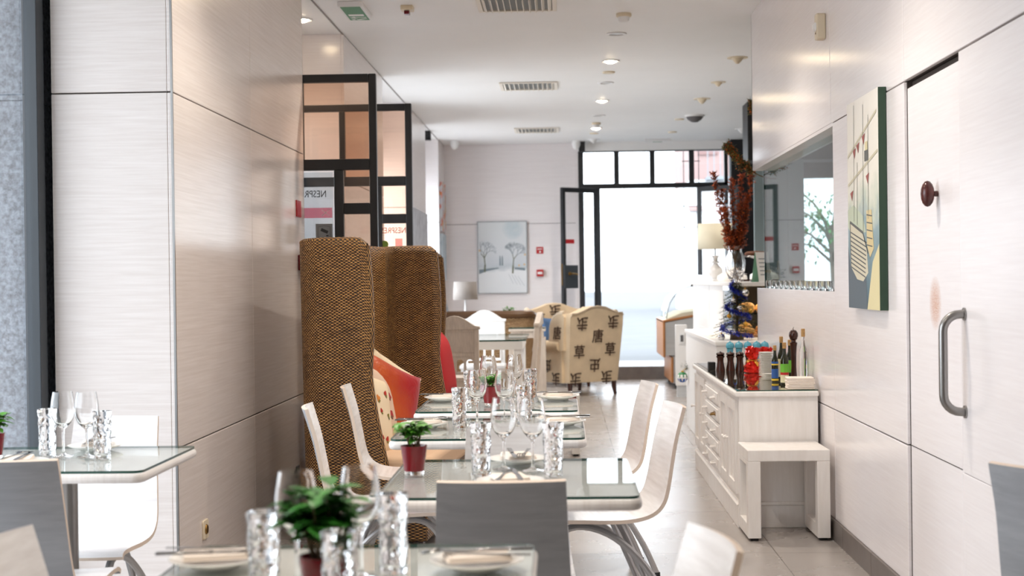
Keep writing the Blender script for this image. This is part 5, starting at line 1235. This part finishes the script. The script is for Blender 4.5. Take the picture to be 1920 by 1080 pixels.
# ================================================================ lounge at the far end
def wing_chair(label, loc, rz, big=True):
    t = thing('wing_armchair', label, 'armchair', loc, rz, 'wing armchairs printed with brown characters')
    w = .36
    def lean(b, k=.14):
        for v in b.bm.verts: v.co.y -= k * .8 * max(0, v.co.z - .15)
    def rx(size): return size
    ROT = Matrix.Rotation(PI / 2, 4, 'X')
    # backrest
    b = MB(); prof = [(-.33, .15), (.33, .15), (w, .78)] + [(w * math.cos(R(a)) * 1.0, .86 + .04 * math.sin(R(a * 2))) for a in (8,)] + [(.34, .90), (.28, .90), (.2, .925), (.1, .965), (0, .975), (-.1, .965), (-.2, .925), (-.28, .90), (-.34, .90), (-w, .86), (-w, .78)]
    b.prism(prof, 'xz', -.36, -.22); bmesh.ops.triangulate(b.bm, faces=[f for f in b.bm.faces if len(f.verts) > 4])
    def glyph(ch, x, z, s, flip=False): b.text(ch, s, Matrix.Translation((x, -.3655, z)) @ ROT, .0012, 1, flip, .0014)
    for ch, x, z, fl in (('走', -.20, .80, 1), ('走', .22, .81, 1), ('唐', .02, .64, 0), ('草', -.22, .475, 0), ('草', .20, .49, 0), ('虫', .0, .345, 1), ('走', -.25, .2, 1), ('走', .17, .205, 1)): glyph(ch, x, z, .155, fl)
    for ch, x, z, fl in (('草', -.2, .76, 0), ('草', .2, .78, 0), ('唐', 0, .6, 0), ('走', .0, .9, 1)): b.text(ch, .15, Matrix.Translation((x, -.214, z)) @ Matrix.Rotation(PI, 4, 'Z') @ ROT, .0012, 1, fl, .0014)
    lean(b); b.build('backrest', ['burlap', 'ink'], t, smooth=40, bevel=.018, seg=3)
    b = MB(); b.tube([(x, -.362, z) for x, z in prof[3:-1]], .008, 6); lean(b); b.build('back_piping', 'burlap_pale', t)
    for s in (-1, 1):
        # wing: swoops from the top of the back down to the arm
        b = MB(); wp = [(-.30, .50), (-.30, .86), (-.26, .895), (-.16, .885), (-.08, .83), (-.045, .74), (-.05, .64), (-.03, .575), (.02, .53)]
        x0, x1 = sorted((s * .315, s * .385)); b.prism(wp, 'yz', x0, x1)
        if s < 0:
            L = Matrix(((0, 0, -1, 0), (-1, 0, 0, 0), (0, 1, 0, 0), (0, 0, 0, 1)))
            b.text('唐', .15, Matrix.Translation((x0 - .004, -.19, .68)) @ L, .0012, 1, False, .0014)
        lean(b, .10); b.build('wing', ['burlap', 'ink'], t, smooth=40, bevel=.022, seg=3)
        b = MB(); b.tube([(s * .35, y, z) for y, z in [interp([q for q in wp[2:]], k / 16) for k in range(17)]], .036, 8); lean(b, .10); b.build('wing_piping', 'burlap_pale', t)
        # arm with a scroll top, and side panel under it
        b = MB(); b.tube([(s * .35, -.25, .545), (s * .355, -.05, .54), (s * .365, .2, .535), (s * .37, .33, .53)], [.06, .065, .072, .07], 14)
        x0, x1 = sorted((s * .30, s * .37)); b.box(x0, x1, -.28, .36, .15, .53)
        if s < 0:
            L = Matrix(((0, 0, -1, 0), (-1, 0, 0, 0), (0, 1, 0, 0), (0, 0, 0, 1)))
            for ch, y, z, fl in (('草', .0, .50, 1), ('虫', -.02, .34, 1), ('走', -.18, .2, 1), ('走', .16, .2, 1)): b.text(ch, .15, Matrix.Translation((x0 - (.067 if z > .45 else .006), y, z)) @ L, .0012, 1, fl, .0014)
        b.build('arm', ['burlap', 'ink'], t, smooth=45, bevel=.012)
    b = MB(); b.box(-.31, .31, -.26, .34, .15, .34); b.build('seat_base', 'burlap', t, smooth=0, bevel=.015)
    b = MB(); b.prism(rrect(-.295, .295, -.22, .37, .05), 'xy', .34, .46); b.build('seat_cushion', 'burlap', t, bevel=.035, seg=4)
    for x in (-.30, .30):
        for y in (-.33, .3):
            b = MB(); b.tube([(x, y, .16), (x * 1.0, y - .005 if y < 0 else y, .08), (x * 1.02, y - .02 if y < 0 else y + .01, 0)], [.03, .026, .018], 8); b.build('leg', 'darkwood', t)
    return t
wing_chair('burlap wing armchair printed with brown characters, back to the camera', (.105, 15.78, 0), R(36))
copy_tree([o for o in COL.objects if o.name == 'wing_armchair'][0], (-.06, 17.1, 0), R(180 + 8), 'second printed wing armchair facing the camera, holding a blue cushion')
b = cushion_mesh(.36, .36, .12, None); o = b.build('blue_cushion', 'blue_cloth'); tag(o, 'plain blue cushion on the farther wing armchair', 'cushion'); lay_cushion(o, (-.10, 16.93, .645), R(8), R(14))
b = cushion_mesh(.34, .30, .10, None); 
for i in range(3):
    for j in range(3): motif(b, .34, .30, .10, -.5 + i * .5, -.5 + j * .5, .045, 1 + (i + 2 * j) % 3, 1, 4, -1, PI / 4); 
o = b.build('patchwork_cushion', ['paper', 'blue_cloth', P('patch_rose', (206, 142, 136), .9), P('patch_cream', (226, 214, 194), .9)]); tag(o, 'patchwork cushion in blue, rose and white in front of the blue cushion', 'cushion'); lay_cushion(o, (.03, 16.78, .60), R(-4), R(16))

def carved_chair(label, loc, rz, m):
    t = thing('carved_dining_chair', label, 'chair', loc, rz, 'carved white wooden dining chairs')
    def lean(b):
        for v in b.bm.verts: v.co.y -= .13 * max(0, v.co.z - .44)
    w = .205
    for s in (-1, 1):
        b = MB(); x0, x1 = sorted((s * w, s * (w - .04))); b.box(x0, x1, -.215, -.175, 0, .86); lean(b); b.build('back_post', m, t, smooth=0, bevel=.004)
        b = MB(); b.box(x0, x1, .17, .21, 0, .42); b.build('front_leg', m, t, smooth=0, bevel=.004)
    b = MB(); top = [(-w - .012, .86), (w + .012, .86), (w + .012, .885), (w - .03, .89)] + [(lerp(w - .03, -w + .03, k / 10), .892 + .085 * math.sin(PI * k / 10) ** 1.2) for k in range(1, 10)] + [(-w + .03, .89), (-w - .012, .885)]
    b.prism(top, 'xz', -.222, -.172); lean(b); b.build('crest_rail', m, t, smooth=30, bevel=.004)
    b = MB(); b.box(-w + .04, w - .04, -.2, -.188, .655, .86); b.box(-w + .04, w - .04, -.21, -.178, .63, .66); b.box(-w + .04, w - .04, -.21, -.178, .84, .86); b.box(-w + .04, -w + .075, -.207, -.181, .66, .84); b.box(w - .075, w - .04, -.207, -.181, .66, .84); lean(b); b.build('back_panel', m, t, smooth=0, bevel=.003)
    # arcade of small arches between two rails
    b = MB(); n = 4; ww = (2 * w - .08) / n
    for k in range(n):
        xa = -w + .04 + k * ww; h = ww * .36
        poly = [(xa, .63), (xa, .50), (xa + ww * .13, .50), (xa + ww * .13, .575)] + [(xa + ww / 2 - ww * .37 * math.cos(R(a)), .575 + ww * .37 * math.sin(R(a))) for a in range(15, 180, 15)] + [(xa + ww * .87, .575), (xa + ww * .87, .50), (xa + ww, .50), (xa + ww, .63)]
        b.prism(poly, 'xz', -.203, -.185)
    b.box(-w + .04, w - .04, -.205, -.183, .475, .50); lean(b); b.build('arcade_rail', m, t, smooth=0)
    b = MB(); b.prism(rrect(-.22, .22, -.21, .23, .02), 'xy', .42, .45); b.build('seat', m, t, bevel=.006)
    b = MB(); b.box(-w + .01, w - .01, -.2, .2, .36, .42); b.build('apron', m, t, smooth=0)
    for s in (-1, 1): b = MB(); b.box(*sorted((s * (w - .01), s * (w - .03))), -.18, .18, .16, .185); b.build('stretcher', m, t, smooth=0)
    return t
ccw = carved_chair('limed carved chair with its back to the camera beside the wicker bench', (-.92, 12.2, 0), 0, 'furnwarm')
carved_chair('bright white carved chair facing the camera across the glass dining table', (-.79, 13.88, 0), PI, 'white')
carved_chair('carved chair seen edge-on at the right of the glass dining table', (-.48, 12.95, 0), R(86), 'furnwarm')
t = thing('dining_table', 'far white dining table with a thick glass top among the carved chairs', 'table', (-.765, 13.08, 0))
b = MB(); b.box(-.40, .40, -.60, .60, .66, .735); b.build('apron', 'white', t, smooth=0)
b = MB(); b.prism([(-.43, -.62), (-.37, -.68), (.37, -.68), (.43, -.62), (.43, .62), (.37, .68), (-.37, .68), (-.43, .62)], 'xy', .736, .75); b.bm.faces.ensure_lookup_table()
for f in b.bm.faces:
    f.normal_update(); f.material_index = 0 if abs(f.normal.z) > .5 else 1
b.build('glass_top', ['tableglass', 'glassedge'], t, smooth=0)
for x in (-.36, .36):
    for y in (-.56, .56): b = MB(); b.box(x - .035, x + .035, y - .035, y + .035, 0, .66); b.build('leg', 'white', t, smooth=0, bevel=.004)
t = thing('side_table', 'small white wooden side table left of the printed armchair', 'table', (-.36, 14.05, 0)); b = MB(); b.box(-.18, .18, -.15, .15, .765, .792); b.box(-.16, .16, -.13, .13, .70, .765); b.build('table_frame', 'furnwarm', t, smooth=0, bevel=.003); b = MB(); b.box(-.18, .18, -.15, .15, .7925, .80); b.build('glass_top', ['glassedge'], t, smooth=0)
for x in (-.145, .145):
    for y in (-.115, .115): b = MB(); b.box(x - .035, x + .035, y - .035, y + .035, 0, .70); b.build('leg', 'furnwarm', t, smooth=0, bevel=.003)
# pale wicker settee, seen from behind the dining chairs
t = thing('wicker_settee', 'low pale wicker settee with a rolled top behind the carved chairs', 'settee', (-.88, 15.05, 0))
pth = [(.52, .46), (.535, .25), (.52, .08), (.45, -.04), (.3, -.09), (0, -.10), (-.3, -.09), (-.45, -.04), (-.52, .08), (-.535, .25), (-.52, .46)]
def sett(off):
    def fn(u, v):
        x, y = interp(pth, u); k = 1 + off / .5; e = min(u, 1 - u); zt = lerp(.78, .90, min(1, e / .25)); return (x * k * (1 + .03 * v), (y - .2) * (1 + off / .3) + .2, lerp(.05, zt, v))
    return fn
b = MB(); b.grid(sett(0), 48, 12, 0, uvs=(2.3, .9)); b.grid(sett(.04), 48, 12, 0, uvs=(2.3, .9)); b.build('wicker_shell', 'wickerpale', t, smooth=60)
b = MB(); b.tube([(lambda p: (p[0], p[1], p[2] + .005))(sett(.02)(k / 40, 1)) for k in range(41)], .045, 10); b.build('rolled_rim', 'wickerpale', t)
b = MB(); b.box(-.47, .47, .0, .45, .06, .34); b.build('seat_base', 'wickerpale', t, smooth=0); b = MB(); b.prism(rrect(-.46, .46, .02, .46, .05), 'xy', .34, .46); b.build('seat_cushion', 'tan', t, bevel=.03, seg=3)
# little herb tuft seen over the rim
t = thing('potted_herb', 'tiny green plant just showing above the settee rim', 'plant', (-.62, 16.1, 0)); b = MB(); b.lathe([(0, 0), (.2, 0), (.2, .02), (.03, .03), (.03, .77), (.19, .78), (.19, .80), (0, .80)], 20); b.build('plant_stand', 'white', t); b = MB(); b.lathe([(0, .8), (.05, .8), (.065, .9), (0, .9)], 16); b.build('pot', 'redpot', t); b = MB(); rg = random.Random(2)
for k in range(60): leaf_quad(b, Vector((rg.uniform(-.06, .06), rg.uniform(-.05, .05), .9 + rg.uniform(0, .05))), Vector((rg.uniform(-1, 1), rg.uniform(-1, 1), rg.uniform(0, 1))), Vector((0, 0, 1)), .035, .01)
b.build('foliage', 'leaf', t, fix=False)
# grey lamp on its table in the corner
t = thing('lamp_table', 'white side table in the far left corner under the grey lamp', 'table', (-1.24, 17.55, 0)); b = MB(); b.prism(rrect(-.26, .26, -.25, .25, .03), 'xy', .80, .83); b.build('table_top', 'white', t, bevel=.004)
for x in (-.2, .2):
    for y in (-.2, .2): b = MB(); b.box(x - .025, x + .025, y - .025, y + .025, 0, .8); b.build('leg', 'white', t, smooth=0)
table_lamp('table_lamp', 'grey drum-shade table lamp in the far left corner', (-1.205, 17.45, .8305), [(0, 0), (.085, 0), (.08, .014), (.03, .03), (.012, .06), (.011, .2), (0, .21)], (.152, .14, .205, .425), 'shade_grey', 'ceramic', .2)
t = thing('leaning_frame', 'dark grey picture frame leaning against the wall beside the grey lamp', 'picture', (-1.44, 17.72, .8305)); b = MB(); q = Matrix.Rotation(R(-12), 4, 'Y'); b.box(-.01, .01, -.12, .12, 0, .36, 0, q); b.box(.0085, .0115, -.09, .09, .03, .33, 1, q); b.build('frame', ['dgrey', 'greypaper'], t, smooth=0)
# ================================================================ pictures
t = thing('winter_painting', 'pale winter street painting with two bare trees on the back wall', 'painting', (-.80, YB - .001, 1.10)); PW, PH = .64, .935
def winter():
    tt = NT('winter_canvas'); sp = tt.node('ShaderNodeSeparateXYZ'); tt.link(tt.coord('obj'), sp.inputs[0]); n = tt.noise(tt.coord('obj', (5, 5, 7)), 1.7, 5); h = tt.math('ADD', tt.math('DIVIDE', sp.outputs[2], PH), tt.math('MULTIPLY', tt.math('SUBTRACT', n, .5), .14))
    c = tt.ramp(h, [(0, (226, 230, 234)), (.3, (232, 235, 238)), (.36, (196, 204, 210)), (.42, (206, 212, 218)), (.6, (218, 222, 226)), (1, (220, 224, 226))])
    n2 = tt.noise(tt.coord('obj', (9, 9, 9)), 1.0, 3); dx = tt.math('SUBTRACT', sp.outputs[0], .14); dz = tt.math('SUBTRACT', sp.outputs[2], .84); d = tt.math('ADD', tt.math('MULTIPLY', dx, dx), tt.math('MULTIPLY', dz, dz)); k = tt.math('MAXIMUM', tt.math('SUBTRACT', 1, tt.math('DIVIDE', d, .022)), 0)
    tt.set(tt.mix(tt.math('MULTIPLY', k, tt.math('MULTIPLY', n2, .6)), c, lin((96, 160, 180))), .7); return tt.m
b = MB(); b.box(-PW / 2, PW / 2, -.03, 0, 0, PH); b.build('canvas', winter(), t, smooth=0); b = MB()
for q in ((-PW / 2 - .008, -PW / 2, 0, PH), (PW / 2, PW / 2 + .008, 0, PH), (-PW / 2 - .008, PW / 2 + .008, -.008, 0), (-PW / 2 - .008, PW / 2 + .008, PH, PH + .008)): b.box(q[0], q[1], -.033, 0, q[2], q[3])
b.build('frame', 'greypaper', t, smooth=0)
b = MB(); rg = random.Random(12)
def rib(p, q, w, mi): 
    d = (Vector(q) - Vector(p)); n = Vector((-d.y, d.x)).normalized() * w / 2; y = -.0312 - rg.random() * .0006
    b._f([b.bm.verts.new((a[0], y, a[1])) for a in (Vector(p) + n, Vector(q) + n, Vector(q) - n, Vector(p) - n)], mi)
def grow(p, a, L, w, depth):
    q = (p[0] + L * math.cos(a), p[1] + L * math.sin(a))
    if abs(q[0]) > PW / 2 - .01: return
    rib(p, q, w, 1 if depth < 5 else 0)
    if depth > 0:
        for s in (-1, 1): grow(q, a + s * rg.uniform(.25, .7), L * rg.uniform(.7, .86), w * .7, depth - 1)
        if rg.random() < .4: grow(q, a + rg.uniform(-.2, .2), L * .7, w * .6, depth - 1)
for x, z in ((-.235, .275), (.135, .255)): rib((x, z), (x + .006, z + .1), .02, 0); grow((x + .006, z + .1), PI / 2 - .1 * (1 if x > 0 else -1), .088, .012, 6)
for x in (-.03, .0): b._f([b.bm.verts.new(p) for p in ((x - .01, -.0311, .36), (x + .01, -.0311, .36), (x + .008, -.0311, .46), (x, -.0311, .50), (x - .008, -.0311, .46))], 1)
b._f([b.bm.verts.new(p) for p in ((-.31, -.0309, .25), (-.2, -.0309, .29), (-.05, -.0309, .32), (-.05, -.0309, .335), (-.31, -.0309, .31))], 1); b._f([b.bm.verts.new(p) for p in ((.16, -.0309, .31), (.3, -.0309, .29), (.3, -.0309, .325), (.16, -.0309, .335))], 1)
for k in range(4): rib((.08 + .04 * k, .25 - .01 * k), (.14 + .05 * k, .12 - .01 * k), .0025, 1)
for x, z in ((-.3, .56), (.29, .37), (.22, .36), (.3, .5)): b._f([b.bm.verts.new((x + .012 * math.cos(k), -.0313, z + .012 * math.sin(k))) for k in range(6)], 2)
b.build('painted_trees', [P('paint_bark', (112, 116, 96), .8), P('paint_bluegrey', (128, 142, 152), .8), P('paint_amber', (226, 182, 110), .8)], t, smooth=0, fix=False)
def wall_canvas(label, y0, y1, z0, z1, cols, seed, x=XL):
    t = thing('wall_painting', label, 'painting', (x, y0, z0)); tt = NT('canvas_paint'); n = tt.noise(tt.coord('obj', (4 + seed, 5, 4)), 1.8, 5); tt.set(tt.ramp(n, cols), .7); b = MB(); b.box(0, .03, 0, y1 - y0, 0, z1 - z0); b.build('canvas', tt.m, t, smooth=0, bevel=.002)
wall_canvas('upper narrow painting with red and yellow marks on the far left pier', 18.06, 18.66, 1.90, 2.53, [(.3, (222, 226, 230)), (.5, (206, 210, 216)), (.56, (214, 90, 60)), (.62, (216, 206, 130)), (.75, (200, 206, 214))], 2)
wall_canvas('lower narrow blue-grey painting on the far left pier', 18.06, 18.66, 1.27, 1.87, [(.3, (216, 224, 230)), (.55, (190, 206, 216)), (.7, (120, 150, 170))], 5)
wall_canvas('large grey abstract painting on the pier beyond the black glazed doors', 14.45, 16.1, .95, 2.03, [(.3, (170, 172, 180)), (.5, (196, 198, 206)), (.7, (150, 150, 160))], 8)
# fire notices on the back wall
t = thing('fire_sign', 'square red fire alarm sign on the back wall above the red call point', 'sign', (-.305, YB - .001, 1.655)); b = MB(); b.box(-.045, .045, -.006, 0, -.045, .045); b.build('sign_plate', 'red', t, smooth=0); b = MB()
b.lathe([(0, 0), (.013, 0), (.013, .001), (0, .001)], 10, Matrix.Translation((.004, -.006, -.02)) @ Matrix.Rotation(PI / 2, 4, 'X'))
for k in range(4): b.box(-.028 + k * .016, -.020 + k * .016, -.0072, -.006, .006, .028)
b.build('sign_pictogram', 'white', t, smooth=0)
t = thing('call_point', 'red fire call point box with a white window on the back wall', 'alarm', (-.305, YB - .001, 1.355)); b = MB(); b.box(-.045, .045, -.05, 0, -.045, .045); b.build('call_box', 'red', t, smooth=0, bevel=.006); b = MB(); b.box(-.032, .032, -.052, -.049, -.016, .016); b.build('press_panel', 'whiteplastic', t, smooth=0)
# newspapers hung at the end of the pillar
t = thing('newspaper_rack', 'newspapers with red headlines in a rack behind the pillar end', 'newspaper', (-1.46, 8.42, 0)); b = MB(); b.box(-.04, .04, -.02, .02, 0, .55); b.build('rack', 'black', t, smooth=0); b = MB(); b.box(-.045, .05, -.05, -.021, .22, .56); b.build('newspaper', 'paper', t, smooth=0); b = MB()
for k in range(7): b.box(-.04, .045, -.052, -.0495, .26 + k * .032, .272 + k * .032, 1 if k > 4 else 0)
b.build('print_lines', ['dgrey', 'red'], t, smooth=0)

# street tree seen through the bar room's far window
t = thing('street_tree', 'leafy street tree outside, seen through the bar hatch glass', 'tree', (4.6, 24.5, .14)); b = MB(); rg = random.Random(31)
b.tube([(0, 0, 0), (.03, 0, 1.0), (-.02, 0, 2.0)], [.08, .06, .05], 8); tips = []
for k in range(14):
    a = k * 2.4; p = Vector((0, 0, 1.3 + .05 * k)); q = p + Vector((math.cos(a) * .75, math.sin(a) * .6, .35 + .03 * k)); b.tube([p, p.lerp(q, .5) + Vector((0, 0, .1)), q], [.03, .02, .008], 6); tips.append((p, q))
b.build('branches', 'stem', t); b = MB()
for p, q in tips:
    for j in range(60):
        cpt = p.lerp(q, rg.uniform(.35, 1.1)) + Vector((rg.gauss(0, .1), rg.gauss(0, .1), rg.gauss(0, .1))); leaf_quad(b, cpt, Vector((rg.uniform(-1, 1), rg.uniform(-1, 1), rg.uniform(-1, .4))), Vector((0, 0, 1)), .09, .025)
b.build('foliage', 'leafdark', t, fix=False)
